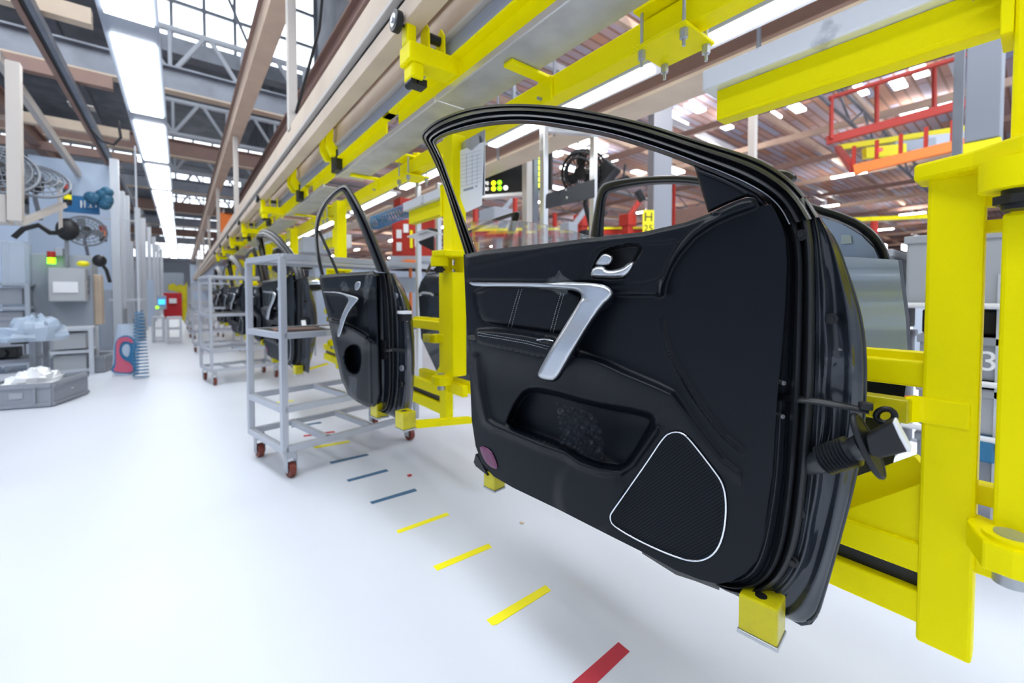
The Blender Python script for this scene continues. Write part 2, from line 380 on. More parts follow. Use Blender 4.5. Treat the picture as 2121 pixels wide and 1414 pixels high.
def w_front(C):
    w = np.zeros(len(C))
    w -= .030*sst(-sdin(C, FACE), -9, 7)
    dt, _, _ = dseg(C, TRIM, True); w -= .012*(1-sst(dt, 0, 9))
    u = sst(sdin(C, UP), -3, 4); w += .016*u
    dd, _, _ = dseg(C, [(960, 553), (1050, 534), (1140, 513), (1215, 500)]); w += .004*np.exp(-(dd/9)**2)*u
    w += .022*sst(sdin(C, BAND), -4, 6)
    bz = sdin(C, BEZEL); w -= .003*np.exp(-(bz/2.2)**2)
    dl, sd, pr = dseg(C, LINEB)
    w += .011*np.exp(-(dl/3.5)**2)*(pr > .12); 
    w -= .026*sst(sdin(C, MID), -10, 18)
    dr, sr, pr2 = dseg(C, RIDGE); amp = np.interp(pr2, [0, .12, .45, .65, .75, 1], [.034, .04, .038, .024, .012, .010])
    below = sr > 0
    w += np.where(below, amp*np.exp(-(dr/np.interp(pr2, [0, .6, 1], [42, 48, 14]))**2), amp*np.exp(-(dr/np.interp(pr2, [0, .3, .6, 1], [5, 6, 9, 5]))**2))
    w = np.maximum(w, .040*sst(sdin(C, ARM), -4, 6))
    ins = sdin(C, INSERT); w += np.where(ins > -4, -.006*np.exp(-(ins/3)**2)+.004*sst(ins, 0, 12), 0)
    for s_ in STL: dd, _, _ = dseg(C, s_); w -= .0016*np.exp(-(dd/1.6)**2)
    pk = sdin(C, POCKET); w -= .062*sst(pk, -2, 9)*(1-.35*sst(C[:, 1], 860, 960))
    dl, _, _ = dseg(C, LIP); w += .017*np.exp(-(dl/7)**2)
    lobe = np.hypot((C[:, 0]-1222)/1.0, (C[:, 1]-1022)/1.25); w += .014*(1-sst(lobe, 55, 80))
    sp = sdin(C, SPK); w -= .004*sst(sp, -1, 4)
    w -= .045*sst(sdin(C, CUBBY), -1.5, 5)
    return w
part(relief_sheet(D1, TRIM, w_front, 3.6), 'interior_trim', 'trim_black', d1, smooth='full')
def W1(x, y): return float(w_front(np.array([[x, y]], float))[0])
# stitched leather insert
ins_mb = relief_sheet(D1, INSERT, lambda C: w_front(C)+.0012-.0025*(1-sst(sdin(C, INSERT), 0, 3)), 3)
ins = part(ins_mb, 'leather_insert', 'leather', d1, smooth='full')
def dashes(mb, line, n, r, dw=.0028, wf=w_front):
    P = resample(line, n*2+1)
    for i in range(n):
        a, b = P[2*i], P[2*i+1]; wa = wf(np.array([a, b])); mb.tube([D1.p(a[0], a[1], wa[0]+dw), D1.p(b[0], b[1], wa[1]+dw)], r, 5)
mb = MB(); [dashes(mb, s_, 22, .0006) for s_ in STL]; part(mb, 'stitching', 'stitch', ins)
# armrest pad
arm = part(relief_sheet(D1, ARM, lambda C: w_front(C)+.003-.004*(1-sst(sdin(C, ARM), 0, 4)), 2.6), 'armrest', 'leather', d1, smooth='full')
mb = MB(); dashes(mb, [(990, 689), (1040, 697), (1090, 706), (1138, 718)], 40, .0006, .0046); dashes(mb, [(990, 694), (1040, 702), (1090, 711), (1135, 723)], 40, .0006, .0046); part(mb, 'stitching', 'stitch', arm)
sw = part(raised(D1, [(1108, 702), (1125, 699), (1152, 704), (1150, 715), (1120, 711)], .041, .046, 3, step=3), 'window_switch', 'gloss_black', d1, smooth=True)
mb = MB(); mb.tube([D1.p(1112, 704, .047), D1.p(1128, 702, .049), D1.p(1146, 706, .049)], .0012, 6); part(mb, 'switch_accent', 'chrome', sw, smooth=True)
# silver trim strip and pull handle
HAND = [(968, 582), (1042, 582), (1125, 583), (1202, 584), (1240, 587), (1258, 592), (1268, 601), (1270, 609), (1262, 620), (1250, 630), (1219, 672), (1186, 728), (1160, 774), (1151, 785), (1141, 788), (1120, 784), (1113, 777), (1116, 766), (1145, 714), (1178, 660), (1200, 625), (1205, 613), (1200, 604), (1186, 600), (1145, 597), (1112, 596), (1042, 594), (985, 594), (972, 588)]
HS = smooth_closed(HAND, 1)
def w_hand(C):
    x, y = C[:, 0], C[:, 1]
    base = .010+.045*sst(x, 1130, 1235)*(y < 640)+.055*(y >= 640)
    base = np.where(y > 600, .055+.006*sst(y, 640, 760), base)
    base = .010+.050*np.maximum(sst(x, 1120, 1230), sst(y, 598, 625))+.022*sst(y, 640, 730)
    d = np.maximum(sdin(C, HS), 0); edge = np.interp(x, [1100, 1240], [4, 9]); edge = np.maximum(edge, 6*sst(y, 600, 640)+3)
    return base-.012*(1-np.sqrt(np.clip(1-(1-np.clip(d/edge, 0, 1))**2, 0, 1)))
part(relief_sheet(D1, HS, w_hand, 3), 'pull_handle', 'satin', d1, smooth='full')
wh = w_hand(HS); rows = [[D1.p(p[0], p[1], w) for p, w in zip(list(HS)+[HS[0]], list(wh)+[wh[0]])]]
rows.append([D1.p(p[0]+4, p[1]+3, w-.02) for p, w in zip(list(HS)+[HS[0]], list(wh)+[wh[0]])])
part(MB().loft(rows), 'handle_back', 'trim_smooth', d1, smooth='full', label='black underside of the silver pull handle')
mb = MB(); mb.prism([D1.p(x, y, .0) for x, y in [(1235, 588), (1266, 600), (1274, 612), (1272, 630), (1258, 640), (1236, 650), (1215, 640)]], D1.N*.045); part(mb, 'handle_mount', 'trim_smooth', d1, bevel=.006)
mb = MB(); mb.prism([D1.p(x, y, .02) for x, y in [(1120, 782), (1150, 785), (1186, 727), (1180, 716), (1150, 716)]], D1.N*.03); part(mb, 'handle_mount', 'trim_smooth', d1, bevel=.004)
# inner latch
cub = part(relief_sheet(D1, CUBBY, lambda C: w_front(C)+.0015, 3), 'latch_recess', 'black', d1, smooth='full')
LEV1 = smooth_closed([(1228, 549), (1237, 536), (1247, 524), (1258, 524), (1272, 532), (1264, 549), (1250, 550)], 1)
LEV2 = smooth_closed([(1227, 550), (1252, 550), (1256, 558), (1270, 559), (1289, 554), (1301, 544), (1315, 540), (1313, 554), (1299, 572), (1285, 578), (1225, 577), (1219, 571)], 1)
part(raised(D1, LEV1, .004, .016, 6, step=2.5), 'lock_knob', 'satin', d1, smooth='full')
part(raised(D1, LEV2, .004, .022, 10, step=2.5), 'inner_latch_handle', 'satin', d1, smooth='full')
LOCK = [(1328, 521), (1344, 520), (1345, 527), (1322, 577), (1307, 580), (1303, 572), (1320, 535)]
lk = part(raised(D1, smooth_closed(LOCK, 1), .008, .013, 3, step=2.5), 'lock_switch', 'gloss_black', d1, smooth='full')
for cx_, cy_ in ((1331, 538), (1317, 563)):
    mb = MB(); mb.tube([D1.p(cx_+2.6*math.cos(a), cy_+3*math.sin(a), .0145) for a in np.linspace(0, 2*math.pi, 12, endpoint=False)], .0004, 4, True)
    mb.tube([D1.p(cx_-3, cy_-4+q, .0145) for q in (0, 3)], .0004, 4); part(mb, 'lock_symbol', 'stitch', lk)
TW = smooth_closed([(1352, 520), (1405, 501), (1392, 530), (1371, 569), (1366, 572), (1328, 577), (1336, 552)], 1)
tw = part(raised(D1, TW, .009, .0125, 2.5, step=3), 'tweeter_grille', 'trim_smooth', d1, smooth='full')
mb = MB()
for k in range(11):
    y = 519+k*5; L = 1352+(y-519)*-.42; R_ = np.interp(y, [501, 530, 569], [1402, 1388, 1369])-3
    if R_-L > 6: mb.tube([D1.p(L+3, y+2, .0128), D1.p(R_, y-2, .0128)], .0006, 4)
part(mb, 'grille_slats', 'black', tw)
# speaker
mb = relief_sheet(D1, SPK, lambda C: w_front(C)+.004+.002*sst(sdin(C, SPK), 0, 30), 6); part(mb, 'speaker_grille', 'speaker_mesh', d1, smooth='full')
mb = MB(); wr = w_front(SPK); mb.tube([D1.p(p[0], p[1], w_+.004) for p, w_ in zip(SPK, wr)], .0022, 8, True); part(mb, 'speaker_ring', 'chrome', d1, smooth='full', label='bright chrome ring')
RF = smooth_closed([(992, 921), (1016, 930), (1028, 956), (1031, 973), (1012, 965), (998, 944)], 1)
part(raised(D1, RF, .003, .006, 3, step=3), 'door_reflector', 'reflector', d1, smooth='full', label='dull purple reflector')
# crumpled film on strip and in pocket
def film(name, poly, wc, amp, seed, parent, pl=D1, step=4, mt_='film'):
    rng = np.random.RandomState(seed)
    k = [(rng.uniform(.05, .34), rng.uniform(.05, .34), rng.uniform(0, 6)) for _ in range(6)]
    def wf(C):
        z = 0
        for a, b, c in k: z = z+np.abs(np.sin(C[:, 0]*a+C[:, 1]*b*(1 if c > 3 else -1)+c))
        return wc+amp*(z/6-.5)*2
    return part(relief_sheet(pl, poly, wf, step), name, mt_, parent, smooth=20)
film('protective_film', [(1115, 598), (1128, 590), (1138, 575), (1150, 572), (1158, 559), (1166, 570), (1178, 578), (1190, 583), (1178, 592), (1176, 607), (1163, 613), (1150, 606), (1140, 600)], .035, .016, 3, d1)
film('plastic_wrapper', [(1152, 832), (1165, 838), (1200, 846), (1234, 862), (1246, 890), (1252, 925), (1248, 950), (1230, 953), (1200, 940), (1160, 918), (1156, 870)], -.012, .024, 5, d1, mt_='film_dark')
# window frame (rounded channel sections)
FR = [((963, 527), (987, 521)), ((940, 452), (961, 452)), ((918, 381), (938, 390)), ((893, 322), (917, 328)), ((876, 292), (906, 304)), ((871, 282), (902, 296)), ((875, 272), (910, 288)), ((899, 251), (932, 279)), ((948, 229), (970, 269)), ((998, 218), (1010, 261)), ((1064, 214), (1060, 256)), ((1130, 217), (1114, 258)), ((1196, 224), (1174, 268)), ((1295, 244), (1246, 280)), ((1361, 262), (1321, 302)), ((1427, 284), (1397, 328)), ((1480, 300), (1442, 347)), ((1536, 316), (1485, 365)), ((1587, 336), (1530, 385)), ((1638, 370), (1572, 407)), ((1672, 408), (1602, 432)), ((1697, 449), (1620, 468))]
PF = [(0, -.075), (.02, -.055), (.10, -.045), (.17, -.052), (.22, -.028), (.34, -.016), (.42, -.032), (.47, -.030), (.52, -.014), (.62, -.010), (.68, -.028), (.72, -.034), (.78, -.024), (.84, -.020), (.9, -.04), (1, -.062)]
fs = pair_smooth(FR, 2)
fr = part(strip(D1, fs, PF, 40), 'window_frame', 'frame_black', d1, smooth=50)
mb = MB(); mb.tube([D1.p(o[0]+(i[0]-o[0])*.80, o[1]+(i[1]-o[1])*.80, -.020) for o, i in fs[14:]], .0013, 6); part(mb, 'frame_bead', 'satin', fr, smooth='full', label='thin bright bead along the inner edge')
mb = strip(D1, fs, [(0, -.075), (.5, -.10), (1, -.085)], 6); part(mb, 'outer_frame', 'paint_dark', d1, smooth='full')
SAIL = [(1437, 341), (1478, 358), (1530, 380), (1570, 402), (1590, 424), (1570, 424), (1562, 410), (1545, 408), (1510, 421), (1467, 441), (1450, 386)]
sl = part(raised(D1, SAIL, -.035, -.018, 6, step=4), 'sail_panel', 'trim_smooth', d1, smooth='full')
mb = MB(); mb.tube([D1.p(x, y, -.016) for x, y in smooth_open([(1448, 355), (1480, 366), (1515, 382), (1548, 402)], 2)], .004, 8); part(mb, 'sail_rib', 'trim_smooth', sl, smooth='full')
mb = MB(); q = D1.p(1596, 376, -.14); mb.sphere(q, .05, 18, 12, (.9, 1.0, .45)); part(mb, 'mirror_cap', 'gloss_black', d1, smooth='full', label='top of the black outer mirror')
# glass
mb = MB(); G = [(972, 460), (1010, 456), (1060, 457), (1110, 461), (1170, 474), (1232, 492), (1150, 503), (1063, 513), (985, 523)]
mb.prism([D1.p(x, y, -.05) for x, y in G], D1.N*-.004); gl = part(mb, 'window_glass', 'glass', d1)
mb = MB(); mb.tube([D1.p(x, y, -.05) for x, y in smooth_open(G[:6], 2)], .0012, 6); part(mb, 'glass_edge', 'glass', gl, smooth='full')
# hinge side: channel, seals, painted shut face
HR = [((1600, 432), (1614, 440), (1668, 405), (1697, 446)), ((1612, 452), (1628, 462), (1678, 440), (1712, 470)), ((1626, 490), (1641, 495), (1687, 500), (1735, 503)), ((1630, 545), (1645, 548), (1689, 570), (1759, 571)), ((1626, 637), (1643, 640), (1690, 640), (1782, 640)), ((1619, 720), (1640, 722), (1690, 720), (1794, 715)), ((1610, 810), (1636, 812), (1688, 810), (1795, 808)),
      ((1605, 900), (1631, 902), (1682, 900), (1789, 900)), ((1600, 980), (1626, 985), (1674, 990), (1773, 992)), ((1590, 1050), (1618, 1060), (1664, 1075), (1752, 1075)), ((1577, 1120), (1606, 1130), (1650, 1145), (1734, 1140)), ((1556, 1170), (1588, 1180), (1624, 1197), (1720, 1190)), ((1530, 1192), (1560, 1206), (1588, 1226), (1706, 1238)), ((1505, 1202), (1528, 1213), (1545, 1237), (1694, 1277)),
      ((1488, 1204), (1500, 1212), (1512, 1228), (1662, 1296)), ((1470, 1200), (1478, 1206), (1486, 1214), (1617, 1272))]
c0, c1, c2, c3 = [smooth_open([r[k] for r in HR], 2) for k in range(4)]
part(strip(D1, list(zip(c0, c1)), [(0, -.042), (.3, -.060), (.6, -.058), (.85, -.046), (1, -.044)], 12), 'painted_channel', 'paint_dark', d1, smooth=50)
part(strip(D1, list(zip(c1, c2)), [(0, -.044), (.05, -.030), (.2, -.022), (.36, -.030), (.44, -.048), (.52, -.040), (.66, -.028), (.82, -.032), (.93, -.045), (1, -.06)], 26), 'weatherstrip', 'rubber', d1, smooth=60)
def face_w(i, a, x, y):
    w = np.interp(a, [0, .08, .2, .3, .55, .7, .85, .93, 1], [-.052, -.062, -.055, -.070, -.078, -.074, -.088, -.094, -.104])
    w += .010*math.exp(-((y-738)/14)**2)*(1 if .1 < a < .75 else 0)
    w -= .014*math.exp(-((y-640)/85)**2)*math.exp(-((a-.42)/.16)**2)
    w -= .013*math.exp(-((y-880)/95)**2)*math.exp(-((a-.36)/.16)**2)
    w -= .010*math.exp(-((y-1120)/70)**2)*math.exp(-((a-.45)/.18)**2)
    w += .004*math.sin(y*.045)*math.exp(-((a-.25)/.1)**2)
    return w
A = resample(c2, 90); B = resample(c3, 90); rows = []
for i in range(90):
    row = []
    for a in np.linspace(0, 1, 34):
        x = A[i][0]+(B[i][0]-A[i][0])*a; y = A[i][1]+(B[i][1]-A[i][1])*a; row.append(D1.p(x, y, face_w(i, a, x, y)))
    rows.append(row)
part(MB().loft(rows), 'shut_face', 'paint_dark', d1, smooth='full', label='glossy pressed steel hinge edge')
mb = MB(); mb.tube([D1.p(p[0]-3, p[1], -.101) for p in B[3:84]], .0035, 8); part(mb, 'hem_flange', 'paint_dark', d1, smooth='full')
for x, y, w in ((1657, 1058, -.058), (1644, 1158, -.06), (1662, 488, -.04), (1723, 660, -.075)):
    mb = MB(); q = D1.p(x, y, w); mb.cyl(q, q+D1.N*.012, .011, 16); mb.cyl(q, q+D1.N*.018, .006, 6); part(mb, 'plug', 'black', d1, smooth=True)
for x, y in ((1613, 790), (1611, 858)):
    mb = MB(); q = D1.p(x, y, -.045); mb.cyl(q, q+D1.N*.012+D1.D*-.012, .0045, 12); part(mb, 'striker_bolt', 'satin', d1, smooth=True)
# outer skin and lower shell
SK = [(1697, 446), (1735, 503), (1759, 571), (1782, 640), (1794, 715), (1795, 808), (1789, 900), (1773, 992), (1752, 1075), (1734, 1140), (1720, 1190), (1706, 1238), (1694, 1277), (1681, 1293), (1660, 1296), (1617, 1272), (1529, 1232), (1490, 1211), (1200, 1072), (1063, 1008), (1010, 975), (994, 930), (985, 700), (978, 540), (1334, 492), (1560, 420)]
def w_skin(C): return -.104-.07*np.clip(np.sin((C[:, 1]-420)/860*math.pi), 0, 1)*np.clip(sdin(C, SK)/60, 0, 1)
part(relief_sheet(D1, SK, w_skin, 16), 'outer_skin', 'paint_dark', d1, smooth='full')
IN = [(1600, 440), (1612, 500), (1610, 700), (1590, 1050), (1560, 1160), (1486, 1200), (1200, 1070), (1063, 1006), (1010, 975), (995, 930), (985, 700), (975, 530), (1334, 490), (1560, 420)]
mb = MB(); mb.loft([[D1.p(x, y, -.02) for x, y in IN+IN[:1]], [D1.p(x, y, -.10) for x, y in IN+IN[:1]]]); part(mb, 'door_shell', 'paint_dark', d1)
mb = MB(); mb.prism([D1.p(x, y, -.055) for x, y in ((985, 940), (993, 952), (1010, 985), (985, 965), (981, 957))], D1.N*-.02); part(mb, 'rubber_tab', 'rubber', d1)
mb = MB(); mb.loft([[D1.p(x, y, -.03) for x, y in [(1330, 1140), (1400, 1178), (1450, 1198), (1490, 1209)]], [D1.p(x, y, -.07) for x, y in [(1330, 1146), (1400, 1190), (1440, 1203), (1490, 1222)]]]); part(mb, 'lower_seal', 'rubber', d1, smooth=True)
# check strap with eye
mb = MB(); q = [(1608, 821, -.05, .009), (1640, 824, -.035, .009), (1700, 832, -.03, .008), (1760, 843, -.04, .007), (1800, 851, -.045, .007)]
mb.tube([D1.p(x, y, w) for x, y, w, _ in q], [r for *_, r in q], 8, flat=.55)
ck = part(mb, 'check_strap', 'gloss_black', d1, smooth=True)
mb = MB(); c = D1.p(1834, 861, -.05); ex = (D1.p(1850, 861, -.05)-c); ez = V3((0, 0, 1)); er = ex.normalized()
mb.tube([c+er*(.0125*math.cos(a))+ez*(.0125*math.sin(a)) for a in np.linspace(0, 2*math.pi, 20, endpoint=False)], .0055, 8, True); part(mb, 'strap_eye', 'gloss_black', ck, smooth='full')
mb = MB(); c = D1.p(1793, 845, -.045); mb.cyl(c-ez*.002, c+ez*.01, .011, 16); part(mb, 'rivet', 'black', ck, smooth=True)
# wiring gaiter
a0 = D1.p(1672, 962, -.06); a1 = D1.p(1700, 955, -.045); a2 = D1.p(1790, 925, -.03); mb = MB(); pts = []; rr = []
pts += [a0, a1]; rr += [.02, .021]
for i in range(19):
    t = i/18; pts.append(a1.lerp(a2, .05+.72*t)); rr.append(.028 if i % 2 else .020)
pts.append(a2); rr.append(.024)
mb.tube(pts, rr, 20); gt = part(mb, 'wiring_gaiter', 'gaiter', d1, smooth=20)
mb = MB(); c = D1.p(1797, 922, -.03); ax = (a2-a1).normalized(); up = ax.orthogonal().normalized()
e1 = V3((0, 0, 1))-ax*ax.z; e1.normalize(); e2 = ax.cross(e1)
ring = [c+e1*(.052*math.cos(t))+e2*(.022*math.sin(t))+ax*(.012*math.cos(t)) for t in np.linspace(0, 2*math.pi, 28, endpoint=False)]
mb.tube(ring, .0055, 8, True); mb.prism(ring, ax*.004); part(mb, 'gaiter_flange', 'rubber', gt, smooth=50)
mb = MB(); mb.prism([D1.p(x, y, -.005) for x, y in ((1793, 905), (1850, 872), (1886, 935), (1822, 950), (1800, 942))], D1.N*-.045); cn = part(mb, 'plug_connector', 'black', gt, bevel=.004)
mb = MB(); mb.prism([D1.p(x, y, -.003) for x, y in ((1848, 874), (1854, 872), (1888, 936), (1880, 938), (1862, 905))], D1.N*-.035); part(mb, 'connector_cap', 'white_plastic', cn, bevel=.002)
# ------------------------------------------------------------------ yellow line carriers (one prototype, copied along the line)
PITCH = 2.13
def make_carrier():
    r = thing('line_carrier', 'nearest yellow door carrier, thick post with triangular gusset behind the big door', 'carrier', (1.21, .12, .42))
    P = lambda mb, n, m='yellow', par=r, **k: part(mb, n, m, par, **k)
    P(MB().box(1.21, 1.262, .075, .155, .42, 1.39), 'post', bevel=.006)
    P(MB().box(1.215, 1.255, .15, .62, .455, .522), 'base_beam', bevel=.004)
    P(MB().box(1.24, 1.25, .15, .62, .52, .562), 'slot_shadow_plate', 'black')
    P(MB().box(1.215, 1.255, .15, .62, .562, .625), 'base_beam', bevel=.004)
    P(MB().box(1.30, 1.35, -.05, .62, .60, .66), 'base_beam', bevel=.004)
    g = MB(); g.prism([(1.225, .15, .755), (1.225, .15, .61), (1.225, .32, .61)], (.006, 0, 0)); P(g, 'gusset')
    g = MB(); g.beam((1.29, .36, .60), (1.27, .15, .775), .03, .06); P(g, 'brace', bevel=.003)
    P(MB().box(1.225, 1.265, .15, .62, .955, 1.01), 'middle_beam', bevel=.005)
    P(MB().box(1.262, 1.31, .15, .62, 1.0, 1.025), 'middle_beam_lip')
    g = MB(); g.prism([(1.17, .175, .885), (1.205, .155, .885), (1.205, .085, .885), (1.215, .085, .885), (1.215, .17, .885), (1.185, .178, .885)], (0, 0, .055)); P(g, 'clamp_arm', bevel=.006)
    pd = P(MB().box(1.155, 1.20, .166, .262, .888, .936), 'clamp_pad', 'yellow_poly', bevel=.004, label='translucent amber clamp pad')
    g = MB(); g.cyl((1.15, .215, .912), (1.157, .215, .912), .012, 14); P(g, 'pad_bolt', 'yellow_poly', pd)
    g = MB(); pl = [(1.195, .175), (1.275, .175), (1.30, .10), (1.33, -.03), (1.30, -.09), (1.12, -.09), (1.10, .03), (1.16, .09)]
    g.prism([(x, y, 1.385) for x, y in pl], (0, 0, .035)); tp = P(g, 'top_plate', bevel=.006)
    g = MB(); g.cyl((1.15, .032, 1.335), (1.15, .032, 1.387), .05, 28); hb = P(g, 'hinge_boss', 'yellow', smooth=True)
    g = MB(); g.cyl((1.15, .032, 1.30), (1.15, .032, 1.336), .022, 18); g.cyl((1.15, .032, 1.31), (1.15, .032, 1.325), .032, 6); P(g, 'hinge_bolt', 'black', hb, smooth=True)
    for z in (1.335, 1.285):
        g = MB(); g.box(1.235, 1.262, .04, .078, z-.012, z+.012); P(g, 'link_bar', bevel=.003)
    for z, s in ((.665, 1.0),):
        g = MB(); n = 20; pts = [(1.25, .085, z), (1.19, .085, z), (1.11, .06, z)]+[(1.16+.055*s*math.cos(a), .025+.055*s*math.sin(a), z) for a in np.linspace(math.pi, 2*math.pi, 9)]
        g.prism(pts, (0, 0, .05*s)); lg = P(g, 'hinge_lug', bevel=.004)
        g = MB(); g.cyl((1.155, .028, z+.05*s), (1.155, .028, z+.058*s), .036*s, 26); P(g, 'pin_collar', 'yellow', lg, smooth=True)
        g = MB(); g.cyl((1.155, .028, z-.03*s), (1.155, .028, z+.062*s), .022*s, 20); P(g, 'hinge_pin', 'galv', lg, smooth=True)
    g = MB(); g.box(1.225, 1.26, -.09, .078, .60, .665); P(g, 'tie_bar', bevel=.004)
    P(MB().box(1.235, 1.275, .03, .082, .735, .775), 'rear_lug', bevel=.004)
    # fixed column that the swinging frame hangs on
    g = MB(); g.box(1.18, 1.27, -.06, .052, .715, 1.30); g.box(1.18, 1.27, -.06, .046, 1.42, 2.06); g.box(1.255, 1.30, -.06, .046, 1.25, 1.48); P(g, 'column', bevel=.006)
    g = MB(); g.box(1.17, 1.265, .046, .062, 1.62, 1.80); P(g, 'flange', bevel=.002)
    g = MB(); [g.cyl((1.20, .05, z), (1.20, .10, z), .006, 8) for z in (1.72,)]; g.cyl((1.20, .06, 1.72), (1.20, .08, 1.72), .013, 6); P(g, 'flange_bolt', 'galv')
    g = MB(); g.beam((1.24, .05, 1.80), (1.32, .33, 2.05), .06, .06); P(g, 'knee_brace', bevel=.004)
    # arm with a flat tray on top
    P(MB().box(1.225, 1.235, 0.06, .60, 1.665, 1.74), 'arm_angle', bevel=.002)
    P(MB().box(1.225, 1.275, 0.06, .60, 1.655, 1.667), 'arm_angle_lip', bevel=.002)
    P(MB().box(1.195, 1.285, 0.06, .63, 1.742, 1.80), 'arm_tray', 'tray', bevel=.006, label='scuffed silver tray on the yellow arm')
    return r
carrier = make_carrier()
# supports of the hanging door
def cradle(pl, x, y, w, s, front, par):
    a = pl.p(x, y, w); r = par
    D, N = pl.D, pl.N; Z = V3((0, 0, 1))
    def cube(c, dx, dn, z0, z1): return [c+D*sx*dx+N*sn*dn+Z*z for z in (z0, z1) for sx, sn in ((-1, -1), (1, -1), (1, 1), (-1, 1))]
    Fs = [(3, 2, 1, 0), (4, 5, 6, 7), (0, 1, 5, 4), (1, 2, 6, 5), (2, 3, 7, 6), (3, 0, 4, 7)]
    b = part(MB().add(cube(a, s*.5, s*.45, -s*.5, s*.55), Fs), 'cradle_block', 'yellow_poly', r, bevel=.004, label='translucent yellow cradle block')
    part(MB().add(cube(a, s*.53, s*.48, -s*.62, -s*.5), Fs), 'cradle_plate', 'galv', b, bevel=.002)
    q = a-Z*s*.6; part(MB().cyl(q, q-Z*s*.22, s*.08, 10), 'cradle_bolt', 'galv', b, smooth=True)
    q = a+Z*s*.50+N*s*.1; part(MB().cyl(q, q+Z*s*.06, s*.16, 16), 'bolt_recess', 'black', b, smooth=True)
cr = thing('door_cradle', 'pair of yellow cradle blocks carrying the nearest door from below', 'door support', D1.p(1575, 1330, -.1))
cradle(D1, 1578, 1268, -.035, .072, True, cr)
cradle(D1, 1024, 990, -.09, .06, False, cr)
g = MB(); a = D1.p(1578, 1300, -.02); b_ = V3((1.235, a.y+.16, .49)); g.beam(a, b_, .035, .012); part(g, 'support_arm', 'yellow', cr)
g = MB(); a = D1.p(1024, 1006, -.10); b_ = V3((1.235, a.y+.05, .49)); g.beam(a, b_, .035, .012); part(g, 'support_arm', 'yellow', cr)

for k in range(1, 9):
    copy_tree(carrier, (1.21, .12+PITCH*k-(.04 if k == 1 else 0), .42 if k != 1 else .40), '%s yellow door carrier down the line, %s' % (ORD[k], 'right behind the hinge edge of the second door' if k == 1 else 'seen through the grey trolleys' if k < 4 else 'blurred in the distance'), 'yellow line carriers')
carrier['group'] = 'yellow line carriers'

# ------------------------------------------------------------------ overhead conveyor
def over(name, m, x0, x1, z0, z1, y0, y1, label, cat, group=None, bevel=.004):
    return single(MB().box(x0, x1, y0, y1, z0, z1), name, m, label, cat, group, bevel=bevel)
rail = thing('conveyor_rail', 'long cream steel rail with a dark slot, lowest and widest of the overhead rails', 'rail', (.80, 16, 2.36))
part(MB().box(.775, .835, -1.5, 42, 2.49, 2.64), 'rail_web', 'cream', rail, bevel=.004)
part(MB().box(.765, .80, -1.5, 42, 2.465, 2.49), 'rail_lip', 'cream_white', rail, bevel=.003)
part(MB().box(.80, .85, -1.5, 42, 2.43, 2.465), 'rail_slot', 'black', rail)
part(MB().box(.785, .87, -1.5, 42, 2.34, 2.43), 'lower_channel', 'cream', rail, bevel=.003)
mr = thing('support_rail', 'cream and brown trolley rail just right of the widest overhead rail', 'rail', (1.02, 16, 2.30))
part(MB().box(1.0, 1.02, -1.5, 42, 2.36, 2.53), 'rail_web', 'cream', mr)
part(MB().box(.985, 1.04, -1.5, 42, 2.345, 2.36), 'rail_flange', 'cream_white', mr)
part(MB().box(.97, 1.10, -1.5, 42, 2.53, 2.56), 'upper_flange', 'brown', mr)
over('cable_channel', 'blue_grey', 1.005, 1.07, 2.255, 2.335, -1.5, 30, 'blue grey channel running below the cream trolley rail', 'channel')
over('brown_girder', 'brown', 1.30, 1.42, 2.62, 2.9, -1.5, 42, 'brown steel girder above the yellow line beam', 'girder')
ybeams = [(-1.2, 2.42), (2.62, 4.5), (4.75, 6.6), (6.85, 8.75), (9.0, 11.0), (11.2, 13.3)]
for i, (a, b) in enumerate(ybeams):
    t = thing('carrier_beam', 'bright yellow overhead carrier beam, %s in the row along the grey plates' % ORD[i], 'beam', (1.06, (a+b)/2, 2.165), group='yellow carrier beams')
    part(MB().box(1.04, 1.055, a, b, 2.165, 2.25), 'beam_face', 'yellow', t, bevel=.002)
    part(MB().box(1.0, 1.055, a-.15, b+.15, 2.25, 2.262), 'beam_lip', 'yellow', t, bevel=.002)
plates = [(-1.2, 1.95), (1.96, 3.72), (4.1, 5.9), (6.2, 8.0), (8.3, 10.1), (10.4, 12.4)]
for i, (a, b) in enumerate(plates):
    t = thing('walkway_plate', 'grey sheet metal plate under the yellow overhead beam, %s along the line' % ORD[i], 'metal plate', (1.15, (a+b)/2, 2.14), group='grey overhead plates')
    part(MB().box(1.045, 1.265, a, b, 2.15, 2.156), 'plate', 'plate', t)
    part(MB().box(1.038, 1.048, a, b, 2.142, 2.172), 'plate_edge', 'alu', t, bevel=.002)
line = thing('line_beam', 'heavy yellow beam on the right with bolted clamp plates underneath', 'beam', (1.39, 5, 2.03))
part(MB().box(1.335, 1.42, -1.3, 13, 2.05, 2.145), 'beam', 'yellow', line, bevel=.005)
for y in (1.44, 3.55, 5.7, 7.8):
    b = part(MB().box(1.11, 1.50, y-.03, y+.03, 2.133, 2.148), 'cross_bar', 'yellow', line, bevel=.002)
    part(MB().box(1.322, 1.334, y-.045, y+.045, 2.03, 2.14), 'bracket_plate', 'yellow', b, bevel=.002)
    part(MB().cyl((1.322, y+.02, 2.055), (1.30, y+.02, 2.055), .008, 8), 'bracket_bolt', 'galv', b)
